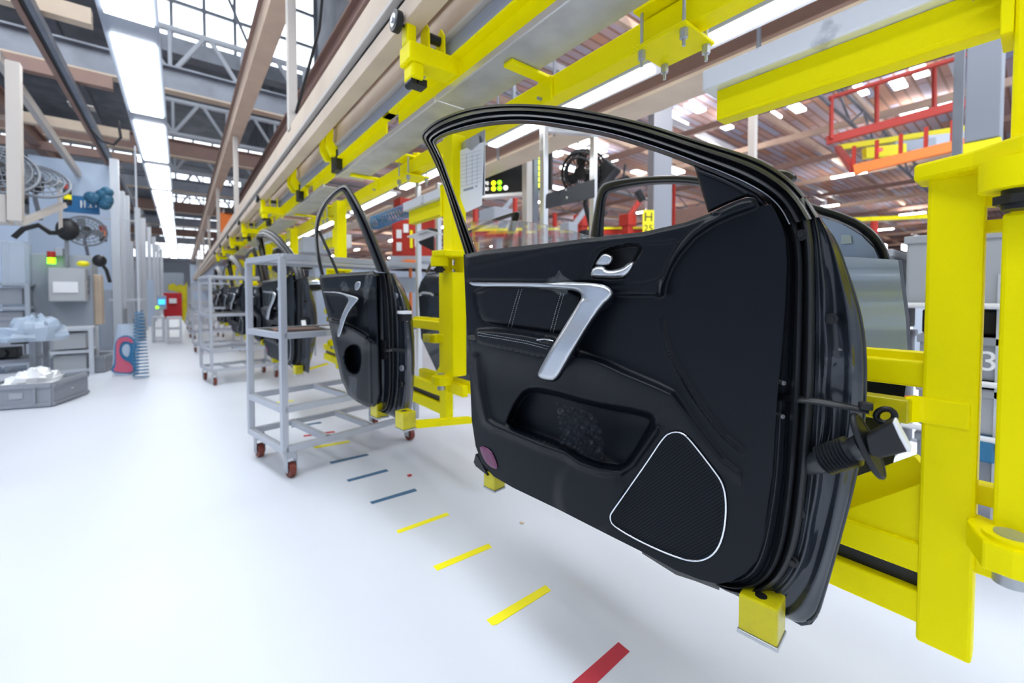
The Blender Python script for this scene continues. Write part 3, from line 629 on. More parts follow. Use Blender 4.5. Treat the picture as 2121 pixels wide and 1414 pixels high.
for y in (.83, 2.95, 5.1, 7.2):
    b = part(MB().box(1.28, 1.47, y-.10, y+.10, 2.02, 2.032), 'clamp_plate', 'yellow', line, bevel=.002)
    part(MB().box(1.28, 1.47, y-.10, y+.10, 2.152, 2.166), 'upper_clamp_plate', 'yellow', b, bevel=.002)
    for sx in (1.305, 1.45):
        for sy in (-.08, .08):
            mb = MB(); mb.cyl((sx, y+sy, 1.965), (sx, y+sy, 2.16), .006, 8); mb.cyl((sx, y+sy, 1.99), (sx, y+sy, 2.02), .014, 6); part(mb, 'clamp_bolt', 'galv', b, smooth=True)
    mb = MB(); mb.box(1.39, 1.43, y-.05, y+.02, 2.166, 2.21); mb.cyl((1.385, y, 2.20), (1.44, y, 2.20), .02, 12); part(mb, 'clamp_lug', 'yellow', b)
# trolleys riding on the rails
def trolley_arm(y, i):
    t = thing('trolley_arm', ('nearest yellow trolley arm with a black guide wheel' if i == 0 else '%s yellow trolley arm down the overhead rail' % ORD[i]), 'trolley arm', (.95, y, 2.3), group='yellow trolley arms')
    mb = MB(); mb.box(.795, 1.05, y-.055, y+.055, 2.18, 2.26); part(mb, 'arm', 'yellow', t, bevel=.006)
    mb = MB(); mb.box(.795, .84, y-.03, y+.03, 2.26, 2.39); b = part(mb, 'wheel_bracket', 'yellow', t, bevel=.006)
    mb = MB(); mb.cyl((.745, y+.0, 2.345), (.775, y+.0, 2.345), .045, 26); mb.cyl((.775, y, 2.345), (.80, y, 2.345), .012, 10); w = part(mb, 'guide_wheel', 'rubber', b, smooth=True, bevel=.003)
    mb = MB(); mb.cyl((.742, y, 2.345), (.75, y, 2.345), .028, 20); mb.cyl((.735, y, 2.345), (.75, y, 2.345), .013, 6); part(mb, 'bearing', 'galv', w, smooth=True)
    for s in (-1, 1):
        mb = MB(); mb.prism([(.935+s*.035, y-.045, 2.26), (.935+s*.035, y+.045, 2.26), (.935+s*.035, y+.035, 2.36), (.935+s*.035, y-.01, 2.39), (.935+s*.035, y-.04, 2.35)], (s*.009, 0, 0)); part(mb, 'roller_cheek', 'yellow', t, bevel=.002)
    mb = MB(); mb.cyl((.905, y-.005, 2.33), (.965, y-.005, 2.33), .022, 16); part(mb, 'roller', 'black', t, smooth=True)
    mb = MB(); mb.box(.81, .87, y-.045, y+.045, 2.11, 2.18); part(mb, 'lower_bracket', 'yellow', t, bevel=.01)
    mb = MB(); mb.cyl((.83, y-.03, 2.105), (.83, y+.04, 2.105), .018, 10); mb.box(.84, .89, y-.03, y+.03, 2.09, 2.12); part(mb, 'lower_roller', 'black', t, smooth=True)
    return t
for i, y in enumerate((1.78, 6.05, 8.2, 10.3, 12.4, 14.5)): trolley_arm(y, i)
def hook(y, i):
    t = thing('rail_trolley', '%s yellow rail trolley gripping the cream rail' % ORD[i], 'rail trolley', (1.02, y, 2.3), group='yellow rail trolleys')
    for s in (-.055, .075):
        mb = MB(); pts = [(0, .255), (.05, .255), (.05, .235), (.02, .23), (.018, .13), (.05, .09), (.045, .05), (.01, .045), (-.018, .1), (-.02, .22)]
        mb.prism([(1.0+a*1.5-.055, y+s*1.25, 2.24+b*1.35-.04) for a, b in pts], (0, .05, 0)); part(mb, 'hook_plate', 'yellow', t, bevel=.004)
    mb = MB(); mb.cyl((1.03, y-.09, 2.37), (1.03, y+.12, 2.37), .018, 10); mb.cyl((1.0, y-.09, 2.55), (1.0, y+.1, 2.55), .018, 10); part(mb, 'roller', 'black', t)
    mb = MB(); mb.box(.99, 1.045, y-.07, y+.07, 2.16, 2.32); part(mb, 'drive_block', 'black', t, bevel=.004)
for i, y in enumerate((3.6, 4.95, 7.0, 9.2, 11.3)): hook(y, i)
mb = MB()
for i in range(5): mb.cyl((.93, 4.05+.05*i, 2.50), (.97, 4.05+.05*i, 2.50), .012, 8)
c = single(mb, 'drive_chain', 'galv', 'short run of dull chain between the two overhead rails', 'chain')

# twin longitudinal girders, hangers, cross girders
up = thing('upper_girder', 'cream longitudinal girder left of the rails, hangers drop from it', 'girder', (.8, 16, 3.95))
mb = MB(); mb.box(.72, .90, -1.5, 45, 3.96, 4.2); part(mb, 'girder', 'peach', up)
mb = MB(); mb.box(.68, .94, -1.5, 45, 4.2, 4.22); part(mb, 'girder_flange', 'brown', up)
mb = MB(); mb.ibeam((1.45, -1.5, 4.0), (1.45, 45, 4.0), .12, .24, .025); single(mb, 'upper_girder', 'brown', 'brown longitudinal girder right of the cream girder', 'girder')
for i, y in enumerate((4.15, 8.9, 13.4, 18, 22.5, 27, 31.5)):
    mb = MB(); mb.box(.765, .835, y-.045, y+.045, 2.6, 3.95); single(mb, 'rail_hanger', 'cream_white', '%s pale hanger post holding the widest overhead rail' % ORD[i], 'hanger', 'rail hangers', bevel=.004)
mb = MB(); mb.tube([(.9, 3.3, 4.2), (.88, 3.35, 3.6), (.87, 3.5, 3.2), (.84, 3.8, 2.95), (.82, 4.1, 2.75)], .012, 8); single(mb, 'black_cable', 'black', 'thick black cable looping down to the overhead rail', 'cable', smooth=True)
for i, y in enumerate((5.2, 9.6, 14.0, 18.6, 23.2, 27.8, 32.4, 37)):
    mb = MB(); mb.ibeam((-11, y, 4.95), (3.1, y, 4.95), .2, .42, .03)
    t = single(mb, 'cross_girder', 'grey_steel' if i % 2 else 'brown', '%s steel cross girder spanning the aisle under the roof' % ORD[i], 'girder', 'aisle cross girders')
    mb = MB(); mb.box(-11, 3.1, y-.11, y+.11, 4.72, 4.745); part(mb, 'bottom_flange', 'cream', t)
for i, y in enumerate((12.0, 16.3, 21, 25.6, 30.2)):
    t = thing('roof_truss', '%s white tubular roof truss with V braces' % ORD[i], 'truss', (-3, y, 5.9), group='white roof trusses')
    mb = MB(); mb.cyl((-.9, y, 6.0), (3.1, y, 6.0), .07, 10); part(mb, 'bottom_chord', 'white_steel', t, smooth=True)
    mb = MB(); mb.cyl((-.9, y, 7.0), (3.1, y, 7.0), .07, 10); part(mb, 'top_chord', 'white_steel', t, smooth=True)
    for k in range(3):
        x = -.1+k*1.35
        mb = MB(); mb.cyl((x, y, 6.0), (x-.62, y, 7.0), .05, 8); mb.cyl((x, y, 6.0), (x+.62, y, 7.0), .05, 8); mb.cyl((x, y, 6), (x, y, 7), .04, 8); part(mb, 'brace', 'white_steel', t, smooth=True)
for i, (x, z) in enumerate(((-7.5, 7.2), (-4.8, 7.3), (-2.2, 7.4), (1.6, 7.4))):
    mb = MB(); mb.ibeam((x, -2, z), (x, 60, z), .16, .3, .025); single(mb, 'roof_purlin', 'grey_steel', '%s grey purlin from the left under the main roof' % ORD[i].replace('nearest', 'first'), 'purlin', 'grey purlins')
# clerestory windows
n = 0
for y, x0, x1, z0, z1 in ((13, -.7, 3.1, 7.25, 9.9), (13, -10.5, -6.0, 7.6, 9.9), (22, -.8, 3.1, 6.9, 7.6), (24.5, -9, -.9, 6.9, 7.7), (31.5, -.8, 3.1, 6.2, 8.3), (41, -1.2, 3.1, 5.5, 8), (18, -9.5, -4.2, 6.6, 7.3), (50, -6, 3.1, 4.6, 6.5)):
    n += 1
    w = thing('window_%d' % n, None, None, ((x0+x1)/2, y, z0), kind='structure')
    part(MB().box(x0, x1, y, y+.03, z0, z1), 'pane', 'skylight', w)
    k = max(2, int((x1-x0)/.62)); j = max(2, int((z1-z0)/.7))
    mb = MB()
    for a in np.linspace(x0, x1, k+1): mb.box(a-.035, a+.035, y-.06, y-.01, z0, z1)
    for a in np.linspace(z0, z1, j+1): mb.box(x0, x1, y-.065, y-.01, a-.04, a+.04)
    part(mb, 'window_bars', 'grey_steel', w)
    single(MB().box(x0-.1, x1+.1, y-.1, y+.3, z0-.35, z0), 'trim_%d' % n, 'grey_steel', kind='structure')
for k, (x0, x1, y0, y1_) in enumerate(((-6, -3.2, -3, 6.5), (-1.6, 1.4, -3, 7.5), (4, 8, -5, 1.6), (9, 12, -5.5, -2))):  # glowing roof panels added out of view to light the halls
    z = 9.88 if k < 2 else 6.48
    w = thing('window_%d' % (n+1+k), None, None, ((x0+x1)/2, (y0+y1_)/2, z), kind='structure')
    part(MB().box(x0, x1, y0, y1_, z, z+.02), 'pane', 'fill_rooflight', w)
    mb = MB()
    for a in np.linspace(x0, x1, 4): mb.box(a-.03, a+.03, y0, y1_, z-.05, z)
    part(mb, 'window_bars', 'grey_steel', w)
for i, (xa, xb) in enumerate(((.2, 1.5), (2.7, 1.5))):
    mb = MB(); mb.cyl((xa, 11.5, 9.6), (xb, 12.4, 7.2), .035, 8); single(mb, 'sag_rod', 'grey_steel', ('left' if i == 0 else 'right')+' dark tie rod crossing the bright clerestory window', 'tie rod')

# ------------------------------------------------------------------ lamps
def aisle_lamp(i, y):
    t = thing('aisle_lamp', '%s bright lamp panel of the row above the aisle' % ORD[i] if i < 14 else 'far bright lamp panel at the end of the aisle row', 'ceiling lamp', (-.39, y+1.3, 4.14), group='aisle lamps')
    part(MB().box(-.64, -.14, y-.25, y+2.8, 4.16, 4.24), 'housing', 'blue_grey', t)
    part(MB().box(-.585, -.185, y, y+2.55, 4.135, 4.16), 'diffuser', 'lamp', t)
    return t
for i in range(13): aisle_lamp(i, 3.66+3.05*i)
mb = MB()
def line_lamp(i, y):
    t = thing('line_lamp', '%s slim fluorescent lamp of the row right of the yellow beam' % ORD[i], 'fluorescent lamp', (2.2, y+.6, 2.5), group='line lamps')
    part(MB().box(1.96, 2.20, y, y+1.75, 2.53, 2.55), 'reflector', 'white_steel', t)
    part(MB().box(2.16, 2.31, y+.02, y+1.72, 2.50, 2.53), 'housing', 'alu', t)
    part(MB().box(2.175, 2.26, y+.06, y+1.68, 2.485, 2.50), 'tube', 'lamp_right', t)
    part(MB().box(2.28, 2.60, y+.85, y+.9, 2.53, 2.545), 'bracket', 'grey_steel', t)
for i, y in enumerate((-.55, 1.42, 3.35, 5.3, 7.25, 9.2, 11.1, 13)): line_lamp(i, y)
mb = MB(); mb.ibeam((2.7, -1.5, 2.72), (2.7, 20, 2.72), .26, .34, .03); t = single(mb, 'lamp_girder', 'brown', 'brown girder right of the slim lamps', 'girder')
part(MB().box(2.56, 2.84, -1.5, 20, 2.53, 2.553), 'bottom_flange', 'cream', t)
for i, y in enumerate((.3, 1.0, 2.6, 3.4)):
    mb = MB(); mb.cyl((2.5, y, 2.5), (2.5, y, 3.3), .012, 6); single(mb, 'threaded_rod', 'grey_steel', '%s grey threaded rod beside the brown lamp girder' % ORD[i], 'rod', 'threaded rods')
# ------------------------------------------------------------------ rear door (second door) and copies down the line
D2 = Plane(775, 2.02, 200)
d2 = thing('rear_car_door', 'second black car door, narrow rear door hanging above the first grey trolley', 'car door', D2.O, D2.rot)
T2 = [(661, 576), (663, 570), (700, 566), (774, 561), (784, 568), (786, 637), (790, 756), (792, 815), (786, 836), (775, 845), (758, 841), (738, 831), (722, 818), (707, 787), (691, 716), (679, 657), (665, 598)]
def w_rear(C):
    w = np.zeros(len(C)); d, _, _ = dseg(C, T2, True); w -= .03*(1-sst(d, 0, 6))
    R = [(683, 664), (700, 668), (735, 684), (757, 698)]; d, s, p = dseg(C, R); w += .045*np.exp(-(d/np.where(s > 0, 16, 4))**2)
    w -= .006*sst(sdin(C, [(672, 608), (716, 612), (738, 640), (740, 655), (690, 650)]), -2, 4)
    w += .01*sst(sdin(C, [(661, 560), (785, 560), (786, 600), (745, 600), (661, 600)]), -2, 3)
    w -= .06*sst(sdin(C, smooth_closed([(713, 745), (716, 722), (730, 712), (745, 716), (750, 735), (747, 765), (738, 776), (722, 768)], 1)), -1, 3)
    d, _, _ = dseg(C, [(764, 570), (766, 700), (768, 835)]); w += .004*np.exp(-(d/2)**2)
    return w
part(relief_sheet(D2, T2, w_rear, 2.2), 'interior_trim', 'trim_black', d2, smooth='full')
H2 = smooth_closed([(667, 603), (700, 604), (716, 608), (732, 612), (743, 616), (744, 621), (733, 633), (720, 652), (711, 680), (706, 697), (700, 698), (698, 692), (702, 669), (711, 645), (721, 626), (722, 618), (714, 612), (698, 607), (670, 606)], 1)
part(raised(D2, H2, .02, .055, 2.5, step=1.6), 'pull_handle', 'satin', d2, smooth='full')
C2 = smooth_closed([(733, 590), (738, 582), (747, 582), (748, 590), (744, 600), (735, 602)], 1)
part(raised(D2, C2, .006, .013, 2, step=1.6), 'inner_latch_handle', 'satin', d2, smooth='full')
film('protective_film', [(703, 592), (712, 580), (720, 590), (724, 603), (712, 606)], .04, .02, 5, d2, D2, 2.2)
film('protective_film', [(752, 598), (757, 572), (768, 561), (774, 566), (768, 590), (762, 618), (754, 630)], .03, .02, 8, d2, D2, 2.2)
film('protective_film', [(722, 778), (740, 782), (738, 805), (740, 832), (724, 818)], .02, .02, 9, d2, D2, 2.2)
FR2 = [((664, 570), (672, 568)), ((655, 530), (663, 530)), ((650, 487), (659, 487)), ((653, 451), (662, 459)), ((667, 419), (675, 427)), ((691, 392), (696, 403)), ((712, 380), (709, 396)), ((722, 383), (713, 402)), ((758, 443), (735, 447)), ((778, 491), (758, 502)), ((808, 566), (781, 562))]
f2 = part(strip(D2, pair_smooth(FR2, 2), [(0, -.06), (.1, -.03), (.4, -.02), (.5, -.04), (.6, -.015), (.9, -.02), (1, -.05)], 14), 'window_frame', 'frame_black', d2, smooth=60)
mb = MB(); mb.tube([D2.p(x, y, -.03) for x, y in [(661, 479), (680, 520), (700, 568)]], .009, 6); part(mb, 'quarter_pillar', 'rubber', d2, smooth=True)
r2 = [((783, 566), (792, 566), (806, 566), (818, 566)), ((786, 600), (797, 600), (813, 605), (838, 600)), ((787, 640), (800, 640), (817, 640), (852, 637)), ((789, 700), (803, 700), (818, 700), (858, 696)), ((791, 760), (805, 760), (818, 760), (859, 756)), ((791, 810), (805, 812), (816, 815), (856, 813)), ((786, 836), (799, 842), (810, 850), (852, 853)), ((775, 845), (785, 850), (802, 858), (849, 877)), ((764, 842), (775, 849), (790, 853), (840, 874))]
e0, e1, e2, e3 = [smooth_open([r[k] for r in r2], 2) for k in range(4)]
part(strip(D2, list(zip(e0, e1)), [(0, -.035), (.5, -.05), (1, -.045)], 6), 'painted_channel', 'paint_dark', d2, smooth='full')
part(strip(D2, list(zip(e1, e2)), [(0, -.045), (.3, -.02), (.5, -.045), (.75, -.03), (1, -.055)], 12), 'weatherstrip', 'rubber', d2, smooth='full')
part(strip(D2, list(zip(e2, e3)), [(0, -.055), (.15, -.06), (.3, -.08), (.6, -.085), (.85, -.12), (1, -.15)], 12), 'shut_face', 'paint_dark', d2, smooth=60)
for x, y in ((822, 613), (829, 640), (834, 762), (832, 795)):
    mb = MB(); q = D2.p(x, y, -.075); mb.cyl(q, q+D2.N*.01, .014, 14); part(mb, 'plug', 'grey_steel' if y in (613, 762) else 'black', d2, smooth=True)
mb = MB(); q = D2.p(838, 655, -.08); mb.box(q.x-.02, q.x+.02, q.y-.03, q.y+.03, q.z-.02, q.z+.02); part(mb, 'connector', 'black', d2); mb = MB(); mb.box(q.x-.022, q.x+.02, q.y-.035, q.y+.035, q.z+.012, q.z+.026); part(mb, 'connector_cap', 'white_plastic', d2)
mb = MB(); mb.tube([D2.p(796, 727, -.04), D2.p(815, 724, 0), D2.p(838, 727, -.06)], .008, 6); part(mb, 'check_strap', 'black', d2)
mb = MB(); q = D2.p(797, 720, -.04); mb.prism([D2.p(x, y, -.042) for x, y in ((791, 703), (803, 705), (805, 735), (801, 745), (792, 742))], D2.N*.01); part(mb, 'hinge_plate', 'black', d2)
S2 = [(818, 566), (838, 600), (852, 637), (858, 696), (859, 756), (856, 813), (852, 853), (849, 877), (840, 874), (806, 856), (758, 840), (724, 818), (709, 787), (694, 716), (682, 657), (668, 598), (666, 574), (782, 564)]
part(relief_sheet(D2, S2, lambda C: -.152-.03*np.clip(sdin(C, S2)/30, 0, 1), 9), 'outer_skin', 'paint_dark', d2, smooth='full')
IN2 = [(783, 570), (790, 812), (772, 843), (740, 830), (710, 787), (694, 716), (668, 600), (668, 574)]
mb = MB(); mb.loft([[D2.p(x, y, -.02) for x, y in IN2+IN2[:1]], [D2.p(x, y, -.15) for x, y in IN2+IN2[:1]]]); part(mb, 'door_shell', 'paint_dark', d2)
cr2 = thing('door_cradle', 'yellow cradle block under the second door, beside a trolley castor', 'door support', D2.p(835, 900, -.1))
cradle(D2, 840, 868, -.07, .075, True, cr2); cradle(D2, 786, 846, -.05, .07, True, cr2)
a = D2.p(838, 880, -.06); g = MB(); g.beam(a, (1.235, a.y+.1, .47), .05, .03); part(g, 'support_arm', 'yellow', cr2)
# doors further along
y1, y2 = d1.location.y, d2.location.y
for i, (src, y, lab) in enumerate(((d1, 4.12, 'third black car door, front door seen between the posts of the first trolley'), (d2, 5.85, 'fourth car door, rear door behind the first trolley'), (d1, 7.9, 'fifth car door, blurred front door behind the second trolley'), (d2, 9.6, 'sixth car door, blurred rear door behind the trolleys'), (d1, 11.7, 'seventh car door, small blurred front door far along'), (d2, 13.4, 'eighth car door, tiny blurred rear door far down the line'))):
    x = .78 if src is d1 else .74
    copy_tree(src, (x, y, 0), lab, 'black doors on the line')
    nm = copy_tree(cr if src is d1 else cr2, (cr.location if src is d1 else cr2.location)+V3((x, y, 0))-V3((src.location.x, src.location.y, 0)), 'cradle blocks under the %s door on the line' % ['third', 'fourth', 'fifth', 'sixth', 'seventh', 'eighth'][i], 'door cradles')

# ------------------------------------------------------------------ silver door and dark rear door on the far side, outer side towards us
def side_door(name, label, A, B, body, fo, fi, m, fm, group=None):
    """A, B: (px, depth) of two points on the door plane"""
    p0 = at(A[0], 612, A[1]); p1 = at(B[0], 612, B[1]); D = (p1-p0); D.z = 0; D.normalize(); N = V3((-D.y, D.x, 0))
    if N.dot(CAMP-p0) < 0: N = -N
    pl = Plane(1000, 1, 200); pl.O = V3((p0.x, p0.y, 0)); pl.D = D; pl.N = N
    t = thing(name, label, 'car door', (p0.x, p0.y, .5), group=group)
    y0, y1_ = min(p[1] for p in body), max(p[1] for p in body)
    def bw(C):
        v = (C[:, 1]-y0)/(y1_-y0); return .035*np.sin(np.clip(v*1.25, 0, 1)*math.pi)-.03*sst(v, .42, 1)-.004*np.exp(-((v-.3)/.03)**2)
    part(relief_sheet(pl, body, bw, 7), 'outer_skin', m, t, smooth='full')
    mb = MB(); mb.prism([pl.p(x, y, -.03) for x, y in body], N*-.03); part(mb, 'inner_panel', 'paint_dark', t)
    f = strip(pl, pair_smooth(list(zip(fo, fi)), 2), [(0, -.03), (.1, .0), (.5, .004), (.6, -.01), (.75, -.012), (1, -.04)], 12); part(f, 'window_frame', fm, t, smooth=60)
    f = strip(pl, pair_smooth(list(zip(fo, fi)), 2), [(0, -.03), (.5, -.07), (1, -.04)], 4); part(f, 'frame_back', fm, t, smooth=60)
    return t, pl
sb = [(1236, 492), (1500, 512), (1700, 528), (1860, 538), (1868, 600), (1876, 660), (1880, 728), (1876, 800), (1862, 900), (1842, 1000), (1822, 1040), (1650, 985), (1400, 900), (1260, 840)]
fo = [(1222, 492), (1232, 430), (1240, 386), (1262, 374), (1330, 365), (1400, 362), (1450, 366), (1560, 385), (1690, 424), (1750, 441), (1800, 466), (1832, 500), (1845, 538)]
fi = [(1250, 492), (1252, 440), (1256, 405), (1275, 395), (1340, 383), (1400, 381), (1450, 386), (1560, 402), (1690, 445), (1745, 462), (1785, 485), (1812, 512), (1824, 538)]
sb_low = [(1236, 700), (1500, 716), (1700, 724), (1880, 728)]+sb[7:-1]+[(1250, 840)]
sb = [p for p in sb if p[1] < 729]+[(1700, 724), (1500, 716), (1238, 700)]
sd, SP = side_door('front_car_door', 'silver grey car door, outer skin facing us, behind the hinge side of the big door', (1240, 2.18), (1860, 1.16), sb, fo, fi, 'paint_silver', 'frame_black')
mb = MB(); mb.prism([SP.p(x, y, -.01) for x, y in ((1640, 430), (1690, 446), (1742, 463), (1783, 487), (1810, 514), (1822, 540), (1640, 528))], SP.N*-.02)
part(mb, 'mirror_panel', 'paint_silver', sd)
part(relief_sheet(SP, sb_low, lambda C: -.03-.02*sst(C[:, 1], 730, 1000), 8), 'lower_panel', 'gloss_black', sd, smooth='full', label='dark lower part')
mb = MB(); mb.prism([SP.p(x, y, .0) for x, y in ((1742, 487), (1761, 487), (1763, 504), (1740, 506))], SP.N*-.005); part(mb, 'mirror_opening', 'wall_pale', sd, bevel=.002)
bb = [(866, 600), (872, 583), (884, 566), (960, 560), (1000, 556), (1100, 552), (1110, 700), (1100, 800), (1000, 808), (940, 795), (905, 770), (872, 700)]
fo = [(880, 566), (893, 540), (915, 515), (945, 490), (975, 474), (1010, 456), (1060, 440), (1080, 436), (1070, 470), (1045, 556)]
fi = [(888, 564), (900, 540), (921, 518), (950, 496), (980, 480), (1015, 464), (1050, 452), (1062, 448), (1052, 475), (1030, 554)]
bd, BP = side_door('rear_car_door', 'dark car door with chrome outer handle, behind the second yellow carrier post', (868, 3.55), (1100, 2.6), bb, fo, fi, 'paint_dark', 'gloss_black')
mb = MB(); mb.tube([BP.p(x, y, .06) for x, y in ((868, 610), (878, 606), (893, 608), (900, 612))], .012, 8); part(mb, 'outer_handle', 'chrome', bd, smooth=True)
mb = MB(); mb.tube([BP.p(x, y, .03) for x, y in ((886, 572), (960, 566), (1040, 561))], .016, 8); part(mb, 'belt_moulding', 'chrome', bd, smooth=True)
# wing mirror of the third door
t = thing('wing_mirror', 'black and chrome wing mirror sticking out beyond the second door', 'mirror', at(640, 612, 4.0))
mb = MB(); mb.sphere(at(640, 588, 4.0), .13, 14, 10, (1.5, .7, .55)); part(mb, 'mirror_housing', 'gloss_black', t, smooth='full')
mb = MB(); mb.sphere(at(640, 584, 3.97), .11, 14, 8, (1.55, .6, .45)); part(mb, 'mirror_cap', 'chrome', t, smooth='full')

# ------------------------------------------------------------------ clipboard on the yellow column
pc = onX(972, 340, 1.24); yc = pc.y
def cb(x, y, X=1.24): return onX(x, y, X)
t = thing('clipboard', 'clipboard with a printed sheet hanging on the yellow post, seen through the door window', 'clipboard', cb(972, 430))
mb = MB(); mb.prism([cb(x, y) for x, y in ((947, 300), (1004, 268), (1003, 405), (950, 400))], (.005, 0, 0)); part(mb, 'board', 'galv', t)
pp = part(MB().prism([cb(x, y, 1.232) for x, y in ((946, 314), (1003, 293), (998, 425), (965, 440), (952, 405))], (.001, 0, 0)), 'paper', 'paper', t)
mb = MB(); mb.prism([cb(x, y, 1.225) for x, y in ((962, 290), (990, 279), (992, 296), (975, 311), (962, 303))], (.008, 0, 0)); part(mb, 'clip', 'galv', t, bevel=.002)
mb = MB()
for i in range(9):
    y = 322+i*8; mb.beam(cb(955, y, 1.229), cb(997, y-11, 1.229), .001, .001)
for x in (966, 978, 988): mb.beam(cb(x, 320, 1.229), cb(x, 382, 1.229), .001, .001)
mb.beam(cb(960, 394, 1.229), cb(980, 388, 1.229), .001, .010); mb.beam(cb(985, 386, 1.229), cb(988, 385, 1.229), .001, .007)
part(mb, 'printed_lines', 'paper_ink', pp)

# ------------------------------------------------------------------ floor marks
def tape(i, pts, m, lab):
    mb = MB(); mb.prism([onZ(x, y, .002) for x, y in pts], (0, 0, -.0019)); return single(mb, 'floor_tape', m, lab, 'tape', 'floor tape marks')
tape(0, [(1150, 1444), (1281, 1329), (1304, 1348), (1204, 1444)], 'tape_red', 'dark red tape mark on the white floor, nearest the camera')
tape(1, [(1008, 1283), (1130, 1211), (1141, 1222), (1030, 1292), (1019, 1294)], 'tape_yellow', 'yellow tape mark on the floor next to the red one')
tape(2, [(897, 1172), (1012, 1125), (1019, 1133), (906, 1181)], 'tape_yellow', 'middle yellow tape mark on the floor')
tape(3, [(821, 1098), (925, 1061), (931, 1066), (825, 1104)], 'tape_yellow', 'yellow tape mark next to the blue ones')
tape(4, [(766, 1039), (859, 1011), (864, 1016), (771, 1043)], 'tape_blue', 'blue tape mark nearest the yellow ones')
tape(5, [(718, 993), (800, 971), (805, 975), (722, 997)], 'tape_blue', 'middle blue tape mark on the floor')
tape(6, [(682, 956), (760, 939), (764, 942), (686, 960)], 'tape_blue', 'blue tape mark nearest the trolley')
tape(7, [(650, 924), (722, 912), (726, 915), (652, 928)], 'tape_yellow', 'yellow and black tape mark at the trolley edge')
tape(8, [(628, 901), (692, 892), (694, 895), (629, 904)], 'tape_red', 'reddish tape mark under the first trolley')
tape(9, [(603, 882), (664, 873), (666, 876), (604, 885)], 'tape_blue', 'blue tape mark under the first trolley')
tape(10, [(572, 849), (620, 842), (621, 844), (573, 851)], 'tape_yellow', 'pale yellow tape mark under the first trolley, further in')
tape(11, [(556, 834), (608, 828), (609, 830), (557, 836)], 'tape_yellow', 'faint yellow tape mark seen through the first trolley shelves')
p = onZ(849, 984, .004); single(MB().box(p.x-.012, p.x+.012, p.y-.008, p.y+.016, 0, .006), 'scrap', 'tape_red', 'tiny red scrap on the floor behind the blue marks', 'litter')
p = onZ(1081, 1082, .004); single(MB().box(p.x-.008, p.x+.006, p.y-.009, p.y+.009, 0, .006), 'scrap', 'cream', 'tiny beige scrap on the floor under the big door', 'litter')

# ------------------------------------------------------------------ grey trolleys
def make_trolley(name, label, A, B, C, H, zs):
    """A,B front (towards camera) floor corners, C back corner next to A"""
    A, B, C = V3(A), V3(B), V3(C); L = B-A; W = C-A; c = A+L/2+W/2
    t = thing(name, label, 'trolley', (c.x, c.y, 0), math.atan2(L.y, L.x)); s = .038; u = L.normalized(); v = W.normalized()
    Z = V3((0, 0, 1))
    for q in (A, A+W):
        mb = MB(); mb.beam(q+Z*.17, q+Z*H, s, s, u); part(mb, 'post', 'trolley', t, bevel=.002)
    for q in (B, B+W):
        mb = MB(); mb.beam(q+Z*.17, q+Z*zs[0], s, s, u); part(mb, 'post', 'trolley', t, bevel=.002)
    for k, z in enumerate([.19]+list(zs)+[H]):
        mb = MB(); zz = Z*z; full = 1.0
        mb.beam(A+zz, A+L*full+zz, s, s); mb.beam(C+zz, C+L*full+zz, s, s); mb.beam(A+zz, C+zz, s, s); mb.beam(B+zz, B+W+zz, s, s)
        if k == 0: mb.beam(A+L*.28+zz, C+L*.28+zz, s, s); mb.beam(A+L*.62+zz, C+L*.62+zz, s, s)
        if k == 1: mb.beam(A+L*.45+zz, C+L*.45+zz, s*.8, s)
        part(mb, 'shelf_frame', 'trolley', t, bevel=.002)
    mb = MB(); z = Z*(zs[-1]+.012); mb.prism([A+u*.02+v*.02+z, B-u*.02+v*.02+z, B+W-u*.02-v*.02+z, C+u*.02-v*.02+z], (0, 0, .006)); part(mb, 'shelf_board', 'black', t)
    mb = MB(); z = Z*(H+.0); mb.prism([A+L*.0+v*.02+z, A+L*1.0+v*.02+z, A+L*1+W-v*.02+z, C-v*.02+z], (0, 0, .014)); part(mb, 'top_board', 'tray', t)
    for q in (A, A+W, B, B+W):
        q = q+(c-q).normalized()*.05; q.z = 0
        mb = MB(); mb.cyl(q+u*-.018+Z*.048, q+u*.018+Z*.048, .048, 20); w = part(mb, 'castor_wheel', 'rubber_wheel', t, smooth=True, bevel=.003)
        mb = MB(); mb.box(q.x-.03, q.x+.03, q.y-.03, q.y+.03, .125, .17); mb.beam(q+u*.028+Z*.035, q+u*.028+Z*.14, .006, .05, v); mb.beam(q-u*.028+Z*.035, q-u*.028+Z*.14, .006, .05, v); mb.cyl(q+u*-.034+Z*.05, q+u*.034+Z*.05, .012, 10)
        part(mb, 'castor_fork', 'galv', t, bevel=.002)
    return t
tr = make_trolley('shelf_trolley', 'nearest grey tube trolley with three shelves and red castors, left of the second door', (.49, 2.91, 0), (1.46, 3.10, 0), (.375, 3.47, 0), 1.39, (.44, .90))
for q, lab in (((1.1, 3.25), 'white sheet lying on the middle shelf of the first trolley'),):
    single(MB().box(q[0]-.3, q[0]-.02, q[1]-.14, q[1]+.08, .918, .923), 'paper_sheet', 'paper', lab, 'paper')
    single(MB().box(q[0]-.12, q[0]+.25, q[1]-.1, q[1]+.06, .925, .945), 'folder', 'black', 'black folder on the middle shelf of the first trolley', 'folder', bevel=.003)
    single(MB().box(q[0]-.62, q[0]-.35, q[1]-.16, q[1]+.06, .918, .925), 'cardboard', 'brown', 'thin brown board on the middle shelf of the first trolley', 'board')
tz = [(6.55, .80), (10.15, .72), (13.9, .7), (17.6, .7), (21.3, .7), (25, .7)]
for i, (y, sx) in enumerate(tz):
    c_ = copy_tree(tr, (.30+.42*sx-.03*i, y+.35, 0), '%s grey shelf trolley in the row along the aisle' % ORD[i+1], 'grey trolleys', tr.rotation_euler.z-.04)
    c_.scale = (sx, 1, 1)
